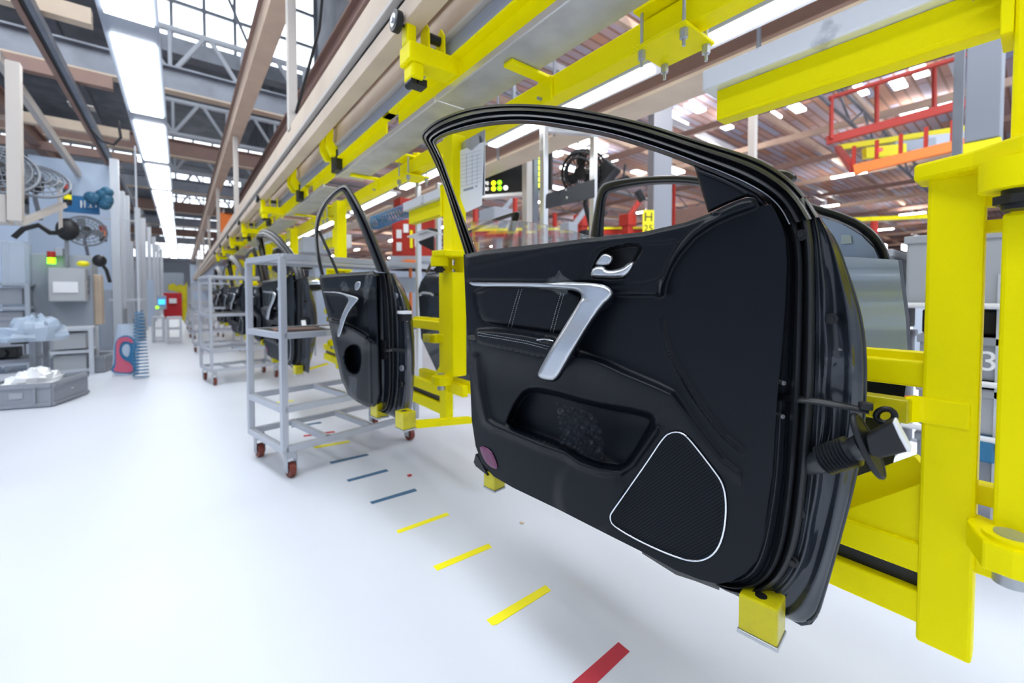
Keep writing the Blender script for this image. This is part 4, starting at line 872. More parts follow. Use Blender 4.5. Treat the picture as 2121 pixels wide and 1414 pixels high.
tr['group'] = 'grey trolleys'
# ------------------------------------------------------------------ left side of the aisle
def fb(px0, py0, px1, py1, Y, dy, mb=None):
    """box whose front faces the camera at distance Y, given by the pixel corners of its front face"""
    a = onY(px0, py0, Y); b = onY(px1, py1, Y); mb = mb or MB()
    return mb.box(min(a.x, b.x), max(a.x, b.x), Y, Y+dy, min(a.z, b.z), max(a.z, b.z))
def fbz(px0, py0, px1, Y, dy, z0=0, mb=None):
    a = onY(px0, py0, Y); b = onY(px1, py0, Y); mb = mb or MB()
    return mb.box(min(a.x, b.x), max(a.x, b.x), Y, Y+dy, z0, max(a.z, b.z))
single(fbz(58, 345, 242, 13.2, .1), 'partition_panel', 'wall_pale', 'pale blue white partition panel behind the grey cabinet', 'partition')
single(fbz(-140, 470, 58, 12.2, .1), 'partition_panel', 'wall_pale', 'pale partition at the far left behind the shelf rack', 'partition')
single(MB().box(-3.4, -3.3, 13.3, 45, 0, 3.4), 'partition_panel', 'wall_pale', 'long pale partition running beside the aisle into the distance', 'partition')

def crate(name, label, p00, p10, H, W, contents=None, cat='crate'):
    a, b = V3(p00), V3(p10); u = (b-a).normalized(); v = V3((-u.y, u.x, 0)); L = (b-a).length; c = a+u*L/2+v*W/2
    t = thing(name, label, cat, (c.x, c.y, 0), math.atan2(u.y, u.x)); Z = V3((0, 0, 1)); th = .025
    for p, q, nm in ((a, b, 'side_wall'), (a+v*W, b+v*W, 'side_wall'), (a, a+v*W, 'end_wall'), (b, b+v*W, 'end_wall')):
        mb = MB(); mb.beam(p+Z*H/2, q+Z*H/2, th, H); part(mb, nm, 'bin_grey', t, bevel=.004)
    mb = MB(); mb.prism([a+Z*.01, b+Z*.01, b+v*W+Z*.01, a+v*W+Z*.01], Z*.02); part(mb, 'base', 'bin_grey', t)
    for k in (.03, H-.03):
        mb = MB(); d = th*.7
        for p, q in ((a-v*d, b-v*d), (a+v*(W+d), b+v*(W+d)), (a-u*d, a+v*W-u*d), (b+u*d, b+v*W+u*d)): mb.beam(p+Z*k, q+Z*k, .02, .03)
        part(mb, 'rim', 'bin_grey', t, bevel=.003)
    mb = MB()
    for k in (.22, .78): 
        q = a+u*L*k; mb.beam(q-v*.02+Z*.04, q-v*.02+Z*(H-.03), .03, .02, u)
    part(mb, 'ribs', 'bin_grey', t)
    mb = MB(); q = a+u*L*.52-v*.018+Z*H*.55; mb.beam(q-u*.05, q+u*.05, .006, .06); part(mb, 'label_plate', 'bin_pale', t)
    return t, c, u, v
def film_heap(name, label, c, r, seed, m='poly_bag', cat='plastic film', h=.5):
    rng = np.random.RandomState(seed); mb = MB(); n, mm = 18, 9; vs = []
    for i in range(mm+1):
        a = math.pi*.5*i/mm
        for j in range(n):
            t_ = 2*math.pi*j/n; rr = r*(1+rng.uniform(-.28, .28)); vs.append(V3(c)+V3((rr*math.sin(a)*math.cos(t_), rr*.8*math.sin(a)*math.sin(t_), rr*h*math.cos(a))))
    mb.add(vs, [(i*n+j, i*n+(j+1) % n, (i+1)*n+(j+1) % n, (i+1)*n+j) for i in range(mm) for j in range(n)])
    return single(mb, name, m, label, cat, smooth=15)
t, c, u, v = crate('storage_crate', 'open grey plastic crate on the floor at the left edge, filled with white film', onZ(-45, 853, 0), onZ(108, 842, 0), .25, .62)
film_heap('film_heap', 'crumpled white film heaped in the front grey crate', (c.x, c.y, .13), .25, 2, 'paper', h=.85)
t, c, u, v = crate('storage_crate', 'darker grey plastic crate on the floor behind the film filled one', onZ(108, 778, 0), onZ(214, 771, 0), .25, .6)
# low shelf unit
def rack(name, label, px0, px1, ytop, Y, W, shelves, m='white_steel', drawers=None, cat='rack'):
    a = onY(px0, ytop, Y); b = onY(px1, ytop, Y); H = a.z; t = thing(name, label, cat, ((a.x+b.x)/2, Y+W/2, 0)); s = .05
    for x in (a.x, b.x):
        for y in (Y, Y+W): part(MB().box(x-s/2, x+s/2, y-s/2, y+s/2, 0, H), 'post', m, t)
    for z in shelves: part(MB().box(a.x, b.x, Y, Y+W, z*H-.02, z*H+.02), 'shelf', m, t)
    if drawers:
        for k, (z0, z1, mm) in enumerate(drawers): part(MB().box(a.x+.06, b.x-.06, Y+.05, Y+W-.05, z0*H, z1*H), 'tray', mm, t, bevel=.01)
    return t
rack('low_shelf', 'low white tube shelf with grey drawers in front of the grey cabinet', 92, 188, 682, 8.6, .5, (.1, .5, .98), drawers=[(.12, .44, 'cab_grey'), (.56, .9, 'cab_grey')])
rack('drawer_rack', 'dark grey drawer rack at the far left edge behind the work table', -40, 56, 584, 9.4, .6, (.1, .45, .72, .98), 'mach_grey', [(.12, .42, 'bin_grey'), (.5, .68, 'bin_grey'), (.76, .94, 'bin_grey')])
t = rack('work_table', 'dark metal work table at the left edge above the crates, covered in parts', -70, 66, 664, 7.3, .6, (.45, .98), 'grey_steel')
film_heap('plastic_bag', 'clear plastic bag bulging over the work table', onY(72, 705, 7.25), .26, 4, 'poly_bag', 'bag', 1.0)
a = onY(40, 664, 7.5)
for k, (x, y, r) in enumerate(((10, 700, .10), (34, 704, .08), (-5, 735, .12))):
    q = onY(x, y, 7.25); mb = MB(); mb.box(q.x-r, q.x+r, 7.4, 7.6, q.z-.06, q.z+.06); mb.cyl((q.x, 7.35, q.z), (q.x, 7.65, q.z), .05, 10); single(mb, 'metal_part', 'black', ['upper dark casting lying on the work table shelf', 'small dark casting beside the plastic bag', 'lowest dark casting on the work table'][k], 'machine part', bevel=.01)
# grey control cabinet
a = onY(60, 524, 9.9); b = onY(190, 524, 9.9)
t = thing('control_cabinet', 'tall grey machine cabinet with a projecting box and white label', 'cabinet', ((a.x+b.x)/2, 10.2, 0))
part(MB().box(a.x, b.x, 9.9, 10.5, 0, a.z), 'body', 'mach_grey', t, bevel=.01)
bx = part(fb(98, 554, 178, 624, 9.6, .3), 'door', 'cab_grey', t, bevel=.015)
part(fb(109, 583, 162, 606, 9.585, .012), 'name_plate', 'white_plastic', bx)
for k in range(3): part(fb(179, 570+k*15, 184, 580+k*15, 9.8, .1), 'hinge', 'grey_steel', t)
part(fb(192, 568, 212, 672, 10.0, .3), 'side_cover', 'cream', t, bevel=.02, label='beige side cover')
def stack_light(px, py0, py1, Y, cols, label):
    a = onY(px, py0, Y); b = onY(px, py1, Y); r = .045*Y/9; n = len(cols); t = thing('stack_light', label, 'signal light', (a.x, Y, b.z), group='signal lights')
    for k, cc in enumerate(cols):
        z1 = a.z-(a.z-b.z)*k/n; z0 = a.z-(a.z-b.z)*(k+1)/n; part(MB().cyl((a.x, Y, z0), (a.x, Y, z1-.005), r, 14), 'light_segment', cc, t, smooth=True)
stack_light(139, 381, 424, 9.7, ['red', 'black', 'tape_yellow', 'black'], 'red, yellow and black signal light beside the blue sign')
stack_light(106, 520, 546, 9.8, ['red', 'led_green'], 'red and green signal light on the grey cabinet')
stack_light(213, 467, 500, 12.6, ['red', 'orange', 'black'], 'small dark signal light among the pale posts')
t = thing('hanging_sign', 'blue sign with pale lettering hanging over the left work area', 'sign', onY(168, 440, 9.9))
part(fb(130, 402, 206, 444, 9.9, .05), 'sign_board', 'sign_blue', t)
for x0_, y0_, x1_, y1_ in ((166, 415, 170, 430), (166, 421, 178, 423), (174, 415, 177, 430), (182, 416, 193, 419), (182, 428, 193, 430), (186, 416, 189, 430), (197, 415, 200, 430)): part(fb(x0_, y0_, x1_, y1_, 9.885, .01), 'sign_stroke', 'white_plastic', t)
mb = MB(); rng = np.random.RandomState(4)
for k in range(9): q = onY(188+rng.uniform(0, 34), 398+rng.uniform(0, 26), 9.7); mb.sphere(q, .09, 8, 6)
single(mb, 'cable_bundle', 'teal', 'dark teal bundle hanging over the right end of the blue sign', 'cables', smooth=True)
def fan(cx, cy, r, Y, label, tilt=.5):
    c = onY(cx, cy, Y); t = thing('wall_fan', label, 'fan', c, group='wall fans'); ax = V3((.25, -1, tilt)).normalized(); e1 = ax.orthogonal().normalized(); e2 = ax.cross(e1)
    mb = MB()
    for rr in (r, r*.82, r*.62, r*.42): 
        off = ax*(.10*(1-(rr/r)**2)); mb.tube([c+off+e1*(rr*math.cos(a))+e2*(rr*math.sin(a)) for a in np.linspace(0, 2*math.pi, 28, endpoint=False)], .010 if rr < r else .02, 5, True)
    for k in range(20):
        a = 2*math.pi*k/20; d_ = e1*math.cos(a)+e2*math.sin(a); mb.tube([c+ax*.1+d_*.05, c+ax*.06+d_*r*.6, c+d_*r], .006, 4)
    part(mb, 'guard', 'fan_grey', t)
    for k in range(3):
        a = 2*math.pi*k/3; P_ = [c+e1*(rr*math.cos(a+q))+e2*(rr*math.sin(a+q)) for rr, q in ((.06, -.4), (r*.8, -.25), (r*.88, .25), (r*.5, .6), (.06, .5))]
        part(MB().prism(P_, ax*.008), 'blade', 'fan_grey', t)
    part(MB().cyl(c-ax*.15, c+ax*.04, .08, 14), 'motor', 'black', t, smooth=True)
    part(MB().tube([c-ax*.1, c-ax*.2+V3((0, 0, -.1)), c+V3((0, .2, -.5))], .025, 8), 'bracket', 'grey_steel', t)
fan(74, 374, .32, 8.4, 'large round fan at the upper left, tilted down', .9)
fan(178, 478, .30, 11.6, 'smaller round fan above the grey cabinet', .3)
fan(-4, 350, .33, 7.8, 'dark fan cut off by the left edge of the picture', .5)
# pale posts, box and cable arm
def post(px, ytop, w, Y, m, name, label, cat, ybot=None, group=None):
    a = onY(px, ytop, Y); z0 = 0 if ybot is None else onY(px, ybot, Y).z; return single(MB().box(a.x-w/2, a.x+w/2, Y-w/2, Y+w/2, z0, a.z), name, m, label, cat, group, bevel=.004)
for i, (px, yt, w, Y) in enumerate(((236, 330, .13, 11.2), (252, 396, .1, 13), (262, 405, .1, 14.2), (284, 430, .12, 16), (296, 452, .12, 18.5), (308, 470, .12, 21.5), (318, 490, .12, 25), (326, 505, .12, 29), (272, 500, .08, 15), (334, 515, .12, 34))):
    post(px, yt, w, Y, 'white_steel', 'station_post', '%s station post in the row left of the aisle' % (ORD[i]+' pale' if i < 8 else ['slimmest pale', 'farthest pale'][i-8]), 'post', group='pale station posts')
for i, (px0, px1, y, Y) in enumerate(((205, 290, 452, 12.1), (225, 300, 618, 11.8), (200, 250, 560, 11.5))):
    single(fb(px0, y, px1, y+5, Y, .06), 'cross_rail', 'white_steel', ['upper', 'lower', 'short middle'][i]+' pale rail joining the station posts', 'rail')
a = onY(30, 455, 6.4)
t = thing('drop_gantry', 'cream gantry hanging at the upper left with a sloping beam and a box', 'frame', (a.x, 6.4, a.z))
a = onY(28, 130, 6.4); b = onY(33, 458, 6.4); part(MB().beam((a.x, 6.4, a.z), (b.x, 6.4, b.z), .10, .10), 'post', 'cream_white', t, bevel=.004)
part(fb(-30, 398, 14, 460, 6.4, .25), 'box', 'cream_white', t, bevel=.01)
part(MB().beam(onX(-10, 110, -1.72), onX(190, 400, -1.72), .08, .14), 'sloping_beam', 'cream_white', t, bevel=.004)
part(fb(118, 372, 128, 480, 8.8, .08), 'drop_post', 'cream_white', t)
part(MB().beam(onY(40, 462, 8.0), onY(132, 424, 8.6), .07, .07), 'arm', 'cream_white', t)
a0, a1 = onX(62, 0, -1.21), onX(262, 430, -1.21)
t = thing('cable_track', 'thin dark rail running along the aisle left of the lamp row', 'rail', (-1.21, 14, 4.1))
part(MB().box(-1.23, -1.19, -1, 38, 4.12, 4.19), 'track', 'black', t)
part(MB().box(-1.29, -1.235, -1, 38, 4.10, 4.20), 'track_side', 'brown', t); part(MB().box(-1.185, -1.13, -1, 38, 4.10, 4.20), 'track_side', 'grey_steel', t)
for k in range(6): part(MB().box(-1.36, -1.06, 5.6+4*k, 5.85+4*k, 4.2, 4.215), 'track_clamp', 'cream_white', t)
mb = MB(); mb.ibeam((-2.35, -1, 4.45), (-2.35, 40, 4.45), .16, .3, .025); single(mb, 'side_girder', 'brown', 'brown girder along the left side above the sloping frame', 'girder')
mb = MB(); mb.ibeam((-3.9, -1, 4.6), (-3.9, 40, 4.6), .2, .34, .025); single(mb, 'side_girder', 'cream', 'wide cream girder at the upper left', 'girder')
for i, y in enumerate((4.0, 6.8, 8.7, 11.3, 13.2)):
    mb = MB(); mb.box(-4.2, -.75, y, y+.14, 4.24, 4.42); single(mb, 'short_crossbeam', 'cream' if i % 2 else 'brown', '%s short crossbeam left of the lamp row' % ORD[i], 'beam', 'short crossbeams')
mb = MB(); mb.tube([onY(245, 250, 9), onY(250, 285, 9), onY(235, 300, 9), onY(210, 292, 9), onY(190, 268, 9)], .02, 6); single(mb, 'hanging_cable', 'black', 'dark cable loop hanging below the roof left of the lamp row', 'cable', smooth=True)
mb = MB(); mb.tube([onY(28, 492, 8.8), onY(48, 474, 8.8), onY(80, 466, 8.8), onY(104, 482, 8.8), onY(122, 482, 8.8), onY(134, 474, 8.8)], .035, 8); single(mb, 'robot_hose', 'black', 'thick black hose arching above the grey cabinet', 'hose', smooth=True)
t = thing('camera_head', 'black clamp head on a post above the grey cabinet', 'machine head', onY(140, 480, 9.8))
mb = MB(); mb.sphere(onY(140, 475, 9.8), .14, 10, 8, (1, .8, 1.3)); part(mb, 'head', 'black', t, smooth=True); part(fb(133, 490, 142, 553, 9.8, .08), 'stem', 'grey_steel', t)
single(fb(112, 512, 130, 530, 9.8, .2), 'switch_box', 'mach_grey', 'small grey box on top of the grey cabinet', 'box', bevel=.01)
single(MB().sphere(onY(172, 546, 9.7), .06, 10, 8, (1.3, 1, .8)), 'warning_lamp', 'tape_yellow', 'yellow lamp on the corner of the grey cabinet', 'lamp', smooth=True)
mb = MB(); q = onY(206, 540, 9.6); mb.sphere(q, .10, 10, 8, (.9, 1, 1)); mb.tube([q, q+V3((.08, 0, -.15)), q+V3((.12, 0, -.35))], .025, 8); single(mb, 'welding_tool', 'black', 'dark tool hanging right of the grey cabinet', 'tool', smooth=True)
for i, (px0, px1, y0_, y1_, Y, m_) in enumerate(((0, 50, 500, 560, 9.5, 'mesh_screen'), (222, 260, 640, 700, 12.6, 'bin_grey'), (245, 300, 660, 694, 14.5, 'bin_pale'), (205, 232, 600, 690, 12.2, 'mach_grey'), (262, 292, 560, 660, 17, 'mach_grey'), (290, 318, 580, 660, 21, 'wall_pale'), (240, 262, 570, 640, 16, 'cab_grey'), (300, 330, 540, 640, 30, 'mach_grey'), (206, 228, 480, 560, 14, 'wall_pale'))):
    single(fbz(px0, y0_, px1, Y, .4), 'machine_housing' if i not in (0,) else 'mesh_guard', m_, ['wire mesh guard above the drawer rack', 'dark low housing behind the bag', 'pale low housing in the left row', 'grey housing beside the beige cover', 'grey housing between the far pale posts', 'pale housing at the far left of the aisle end', 'grey box housing behind the first pale post', 'farthest grey housing left of the aisle end', 'pale hanging panel among the posts'][i], 'machine', bevel=.01)
# bag with print, coil hose
p = onZ(258, 778, 0); t = thing('printed_bag', 'clear plastic bag with a pink and blue print standing on the floor by the aisle', 'bag', (p.x, p.y, 0)); Y = p.y
def bag_surface(poly, dy):
    return MB().prism([onY(x, y, Y+dy) for x, y in poly], (0, .012, 0))
rng = np.random.RandomState(1); rows = []
for i, (y, xa, xb) in enumerate(((672, 240, 276), (690, 237, 284), (715, 234, 286), (745, 231, 287), (765, 230, 288), (778, 233, 285))):
    L = []
    for k in range(16):
        a_ = 2*math.pi*k/16; cx_ = (xa+xb)/2; rx = (xb-xa)/2*(1+rng.uniform(-.05, .05)); q = onY(cx_+rx*math.cos(a_), y, Y); L.append(V3((q.x, Y+.13*math.sin(a_)+.13, max(q.z, .003))))
    rows.append(L+[L[0]])
part(MB().loft(rows), 'bag_body', 'poly_bag', t, smooth=25)
part(bag_surface(smooth_closed([(240, 710), (246, 700), (262, 697), (274, 702), (276, 712), (264, 706), (252, 708), (246, 722), (248, 735), (255, 745), (272, 752), (278, 772), (238, 770), (234, 765), (240, 758), (240, 735)], 1), -.02), 'print_outline', 'pink', t)
part(bag_surface(smooth_closed([(236, 712), (248, 696), (268, 694), (282, 706), (284, 720), (278, 730), (282, 750), (282, 775), (232, 772), (230, 764), (238, 750)], 1), -.004), 'print_shadow', 'hose_blue', t)
part(bag_surface(smooth_closed([(256, 714), (266, 712), (270, 722), (266, 740), (256, 736), (252, 724)], 1), -.03), 'print_centre', 'poly_bag', t)
p = onZ(292, 783, 0); pts = []
for k in range(300):
    a_ = k*.42; z = .92*(1-k/300)+.02; r_ = .035+.05*(k/300)**.5; pts.append((p.x+r_*math.cos(a_), p.y+r_*math.sin(a_), z))
single(MB().tube(pts, .008, 5), 'coil_hose', 'hose_blue', 'blue spiral air hose hanging beside the printed bag', 'hose', smooth='full')
single(MB().cyl((p.x, p.y, .9), (p.x, p.y, 3.2), .012, 6), 'hose_line', 'white_steel', 'thin line from which the blue spiral hose hangs', 'line')
# end of the aisle
single(fb(338, 606, 378, 660, 15, .5), 'red_machine', 'machine_red', 'dark red machine housing at the end of the aisle', 'machine', bevel=.02)
single(fb(350, 618, 366, 628, 14.9, .05), 'machine_window', 'white_plastic', 'pale oval window on the red machine', 'window', bevel=.01)
single(fb(324, 612, 345, 640, 14.4, .1), 'operator_terminal', 'mach_grey', 'small grey control panel with a blue screen at the aisle end', 'control panel', bevel=.01)
single(fb(328, 620, 342, 630, 14.34, .02), 'blue_screen', 'screen_blue', 'glowing blue screen at the aisle end', 'screen')
single(fb(322, 634, 329, 639, 14.34, .02), 'green_indicator', 'led_green', 'green indicator below the blue screen', 'indicator')
mb = MB()
for poly in ([(348, 600), (348, 590), (360, 586), (366, 592), (374, 588), (380, 592), (388, 584), (388, 640), (382, 668), (376, 660), (378, 612), (366, 604)],): mb.prism([onY(x, y, 17) for x, y in poly], (0, .5, 0))
single(mb, 'yellow_machine', 'yellow_poly', 'jagged amber yellow machine frame behind the red machine', 'machine')
rack('small_table', 'left of the two small white shelf tables at the aisle end', 316, 338, 657, 13.6, .4, (.15, .55, .98))
rack('small_table', 'right of the two small white shelf tables at the aisle end', 346, 374, 657, 13.0, .4, (.15, .55, .98))
for i, (x0, x1, y, Y, m_) in enumerate(((-9, -4, 3.3, 40, 'wall_pale'), (-3, .2, 3.0, 44, 'mach_grey'), (.6, 4, 3.6, 42, 'wall_pale'), (4.5, 9, 3.0, 46, 'brown'))):
    single(MB().box(x0, x1, Y, Y+.4, 0, y), 'end_machine', m_, ['far left', 'second from the left', 'third from the left', 'far right'][i]+' block of machinery closing the end of the hall', 'machine')
t = thing('orange_lift', 'orange lifting gear under the roof above the overhead rail', 'lifting gear', (1.4, 14.5, 2.9))
part(MB().box(.9, 2.0, 14.5, 15.2, 2.95, 3.5), 'frame', 'orange', t); part(MB().box(1.2, 1.6, 14.4, 15.0, 2.5, 2.95), 'carriage', 'orange', t); part(MB().box(1.0, 1.9, 14.4, 15.3, 3.5, 3.62), 'drive', 'black', t)

# ------------------------------------------------------------------ right hall
def vpost(px, y0, y1, d, w, name, m, label, cat, group=None, z0=None, w2=None):
    a = at(px, y0, d); b = at(px, y1, d); w2 = w2 or w; zb = b.z if z0 is None else z0
    return single(MB().box(a.x-w/2, a.x+w/2, a.y-w2/2, a.y+w2/2, zb, a.z), name, m, label, cat, group, bevel=.004)
for i, (px, y0, d, lab) in enumerate(((1127, 200, 3.3, 'thicker bright aluminium post seen in the middle of the door window'), (1230, 225, 3.7, 'aluminium post passing left of the far window frame'), (866, 385, 4.6, 'aluminium post beside the red machine, carrying a small shelf'), (908, 380, 4.4, 'aluminium post right of the blue coil, behind the second yellow post'), (934, 400, 4.2, 'slim aluminium post close to the big door pillar'), (1101, 230, 4.9, 'dull grey post next to the cream double post'))):
    vpost(px, y0, 0, d, .05 if i != 4 else .035, 'aluminium_post', 'alu' if i != 5 else 'grey_steel', lab, 'post', 'aluminium posts', z0=0)
vpost(1092, 290, 0, 4.6, .08, 'cream_post', 'cream_white', 'cream post in front of the andon display', 'post', z0=0)
vpost(1107, 300, 0, 4.8, .07, 'cream_post', 'grey_steel', 'grey post right of the cream post', 'post', z0=0)
a = at(1120, 262, 3.35); mb = MB(); mb.beam(a, a+V3((.6, -.3, .0)), .05, .08); single(mb, 'aluminium_rail', 'alu', 'aluminium cross rail starting at the thicker bright post', 'rail')
# andon display
def panel_frame(c, w, h, yaw):
    u = V3((math.cos(yaw), math.sin(yaw), 0)); return u, V3((0, 0, 1)), V3((u.y, -u.x, 0))
c = at(1068, 362, 4.9); u, z, n = panel_frame(c, 1, 1, -PHI-.28)
t = thing('display_board', 'black display board with green and yellow dots and white numerals', 'display', (c.x, c.y, c.z-.25))
mb = MB(); mb.prism([c+u*a_+z*b_ for a_, b_ in ((-.42, -.20), (.42, -.20), (.42, .38), (-.42, .38))], n*-.12); part(mb, 'board', 'black', t, bevel=.01); part(MB().box(c.x-.02, c.x+.02, c.y+.02, c.y+.06, c.z+.3, 6.5), 'hanger', 'grey_steel', t)
mb = MB(); mb.prism([c+u*a_+z*b_+n*.01 for a_, b_ in ((-.42, -.24), (.42, -.24), (.42, -.205), (-.42, -.205))], n*-.12); part(mb, 'lower_rim', 'alu', t)
mb = MB(); mb.prism([c+u*a_+z*b_+n*.008 for a_, b_ in ((.10, -.20), (.118, -.20), (.118, .38), (.10, .38))], n*-.01); part(mb, 'divider', 'grey_steel', t)
nums = ['10', '20', '30', '40', '50', '60', '70', '80']
for k in range(8):
    zz = .32-.066*k
    text_mesh(nums[k], c+u*.19+z*zz+n*.006, u, z, .06, 'numeral', 'led_white', t)
    for j in range(2): mb = MB(); q = c+u*(.27+.07*j)+z*zz; mb.cyl(q, q+n*.008, .027, 12); part(mb, 'indicator_dot', 'led_yellow' if j == 0 else 'led_green', t)
    if k >= 6 or k in (1, 2, 3):
        if k >= 6: text_mesh(nums[k], c+u*-.36+z*zz+n*.006, u, z, .06, 'numeral', 'led_white', t)
        for j in range(3 if k == 7 else 2):
            mb = MB(); q = c+u*(-.27+.075*j+(.16 if k < 6 else 0))+z*zz; mb.cyl(q, q+n*.008, .028, 12); part(mb, 'indicator_dot', ['led_yellow', 'led_green', 'led_white'][(j if k >= 6 else (j+1) % 3)], t)
c = at(1117, 320, 5.0); u, z, n = panel_frame(c, 1, 1, -PHI); single(MB().prism([c+u*a_+z*b_ for a_, b_ in ((-.05, -.12), (.05, -.12), (.05, .1), (-.05, .1))], n*-.03), 'blue_screen', 'screen_blue', 'small blue screen beside the thicker aluminium post', 'screen')
# black brackets and fans
a = at(1132, 412, 3.3); b = at(1232, 386, 3.55); t = thing('black_bracket', 'long black bracket plate between two aluminium posts', 'bracket', (a+b)/2)
mb = MB(); mb.prism([at(1130, 402, 3.3), at(1130, 432, 3.3), at(1232, 408, 3.6), at(1232, 370, 3.6)], (.02, .02, 0)); part(mb, 'plate', 'black', t, bevel=.003)
for x, y in ((1172, 394), (1174, 410), (1142, 425)): q = at(x, y, 3.38); part(MB().cyl(q, q+V3((-.02, -.02, 0)), .008, 8), 'hole', 'alu', t)
def round_head(px, py, d, r, lab, tilt):
    c = at(px, py, d); t = thing('industrial_fan', lab, 'fan', c, group='black fans'); ax = (CAMP-c).normalized()+V3((tilt, 0, -.3)); ax.normalize(); e1 = ax.orthogonal().normalized(); e2 = ax.cross(e1); mb = MB()
    for q, o in ((r, 0), (r*.9, .05), (r*.66, .09), (r, -.12)): mb.tube([c+ax*o+e1*(q*math.cos(a_))+e2*(q*math.sin(a_)) for a_ in np.linspace(0, 2*math.pi, 26, endpoint=False)], .014, 5, True)
    for k in range(24):
        a_ = 2*math.pi*k/24; d_ = e1*math.cos(a_)+e2*math.sin(a_); mb.tube([c+ax*.09+d_*.05, c+ax*.08+d_*r*.6, c+d_*r, c-ax*.12+d_*r], .006, 4)
    part(mb, 'guard', 'black', t)
    for k in range(3):
        a_ = 2*math.pi*k/3; part(MB().prism([c+e1*(rr*math.cos(a_+q))+e2*(rr*math.sin(a_+q)) for rr, q in ((.06, -.4), (r*.8, -.25), (r*.88, .25), (r*.5, .6), (.06, .5))], ax*.008), 'blade', 'black', t)
    part(MB().cyl(c-ax*.2, c+ax*.05, .07, 14), 'motor', 'black', t, smooth=True)
    mb = MB(); mb.tube([c-ax*.15, c-ax*.1+V3((0, 0, -.35)), c-ax*.1+V3((.1, 0, -.6)), V3((c.x+.3, c.y+.1, 0))], .03, 8); part(mb, 'arm', 'black', t, smooth=True)
round_head(1205, 358, 4.6, .24, 'black round fan tilted up left of the aluminium post', -1.5)
t = thing('gun_unit', 'black boxy unit right of the round fan, above the far window frame', 'machine head', at(1255, 370, 4.6))
mb = MB(); mb.beam(at(1240, 378, 4.6), at(1272, 340, 4.5), .2, .16); part(mb, 'body', 'black', t, bevel=.02)
mb = MB(); mb.beam(at(1222, 392, 4.6), at(1246, 372, 4.6), .12, .12); part(mb, 'neck', 'black', t, bevel=.02)
mb = MB(); mb.tube([at(1290, 378, 4.6), at(1294, 345, 4.6), at(1295, 340, 4.6)], .012, 6); mb.tube([at(1262, 380, 4.6), at(1284, 372, 4.6), at(1298, 366, 4.6), at(1308, 376, 4.6)], .02, 6); part(mb, 'hose', 'black', t)
mb = MB(); mb.beam(at(1320, 395, 4.8), at(1332, 416, 4.8), .09, .07); single(mb, 'tool_tip', 'black', 'small black tool tip seen through the far door window', 'tool', bevel=.01)
# column with yellow plate
a = at(1368, 200, 8.2); t = thing('building_column', 'grey building column with a yellow plate reading H 25', 'column', (a.x, a.y, 0))
mb = MB(); mb.beam((a.x, a.y, 0), (a.x, a.y, 6.5), .36, .36, _F); part(mb, 'shaft', 'column_grey', t, bevel=.01)
c = at(1343, 459, 7.85); u, z, n = panel_frame(c, 1, 1, -PHI)
pl_ = part(MB().prism([c+u*a_+z*b_ for a_, b_ in ((-.105, -.24), (.105, -.24), (.105, .215), (-.105, .215))], n*-.02), 'number_plate', 'tape_yellow', t)
text_mesh('H', c+z*.08+n*.006, u, z, .24, 'plate_text', 'black', pl_); text_mesh('25', c-z*.13+n*.006, u, z, .18, 'plate_text', 'black', pl_)
vpost(1560, 215, 0, 7.0, .11, 'slim_column', 'cream_white', 'slim pale column above the big door roofline', 'column', z0=0)
vpost(1990, 60, 335, 3.2, .055, 'dark_pipe', 'grey_steel', 'dark vertical pipe left of the tall yellow column', 'pipe', z0=0)
a = at(2040, 140, 4.2); b = at(2040, 292, 4.2); t = thing('wall_cabinet', 'grey hanging box between the dark pipe and the yellow column, yellow strip below', 'cabinet', (a.x, a.y, b.z))
part(MB().box(a.x-.1, a.x+.3, a.y-.12, a.y+.12, b.z, 3.9), 'body', 'column_grey', t, bevel=.01); part(MB().box(a.x-.1, a.x+.3, a.y-.125, a.y+.125, b.z-.2, b.z-.01), 'yellow_strip', 'tape_yellow', t)
# red and orange structures
def bm(p, q, w, h, mb): return mb.beam(p, q, w, h)
a, b = at(1768, 352, 7.5), at(2030, 290, 6.6); t = thing('orange_gantry', 'orange and yellow overhead gantry at the upper right', 'gantry', (a+b)/2)
mb = MB(); mb.beam(a, b, .12, .16); part(mb, 'lower_rail', 'orange', t)
mb = MB(); mb.beam(at(1735, 306, 9), at(2030, 262, 8), .1, .1); part(mb, 'upper_rail', 'tape_yellow', t)
mb = MB(); mb.beam(at(1735, 306, 9), a, .1, .1); part(mb, 'end_rail', 'red', t)
for k in range(6): part(MB().beam(a.lerp(b, k/5), a.lerp(b, k/5)+V3((0, 0, .42)), .05, .05), 'upright', 'red', t)

for k in range(4): q0 = at(1790+60*k, 318-12*k, 8.2); part(MB().beam(q0, q0+V3((.5, -.5, .05)), .12, .2), 'hoist', ['tape_yellow', 'mach_grey', 'white_steel', 'orange'][k], t)
q = at(1821, 311, 7.3); part(MB().cyl(q, q+V3((-.03, -.03, 0)), .035, 10), 'red_lamp', 'led_red', t)
for i, (p, q, lab) in enumerate(((at(1712, 292, 8), at(2020, 208, 7), 'lower long red beam high in the right hall'), (at(1716, 204, 8), at(2010, 112, 7), 'upper thin red beam high in the right hall'))):
    single(MB().beam(p, q, .1, .14 if i == 0 else .05), 'red_beam', 'red', lab, 'beam')
for k, xx in enumerate((1722, 1816, 1935)): single(MB().beam(at(xx, 290-(xx-1712)*.27, 7.9), at(xx, 204-(xx-1716)*.31, 7.9), .05, .05), 'red_strut', 'red', ['left', 'middle', 'right'][k]+' red strut joining the two long red beams', 'strut')
a, b = at(990, 478, 7.0), at(1350, 468, 9.0)
t = thing('red_conveyor', 'low red conveyor frame with guard rails seen through the door window', 'conveyor', ((a+b)/2).to_2d().to_3d())
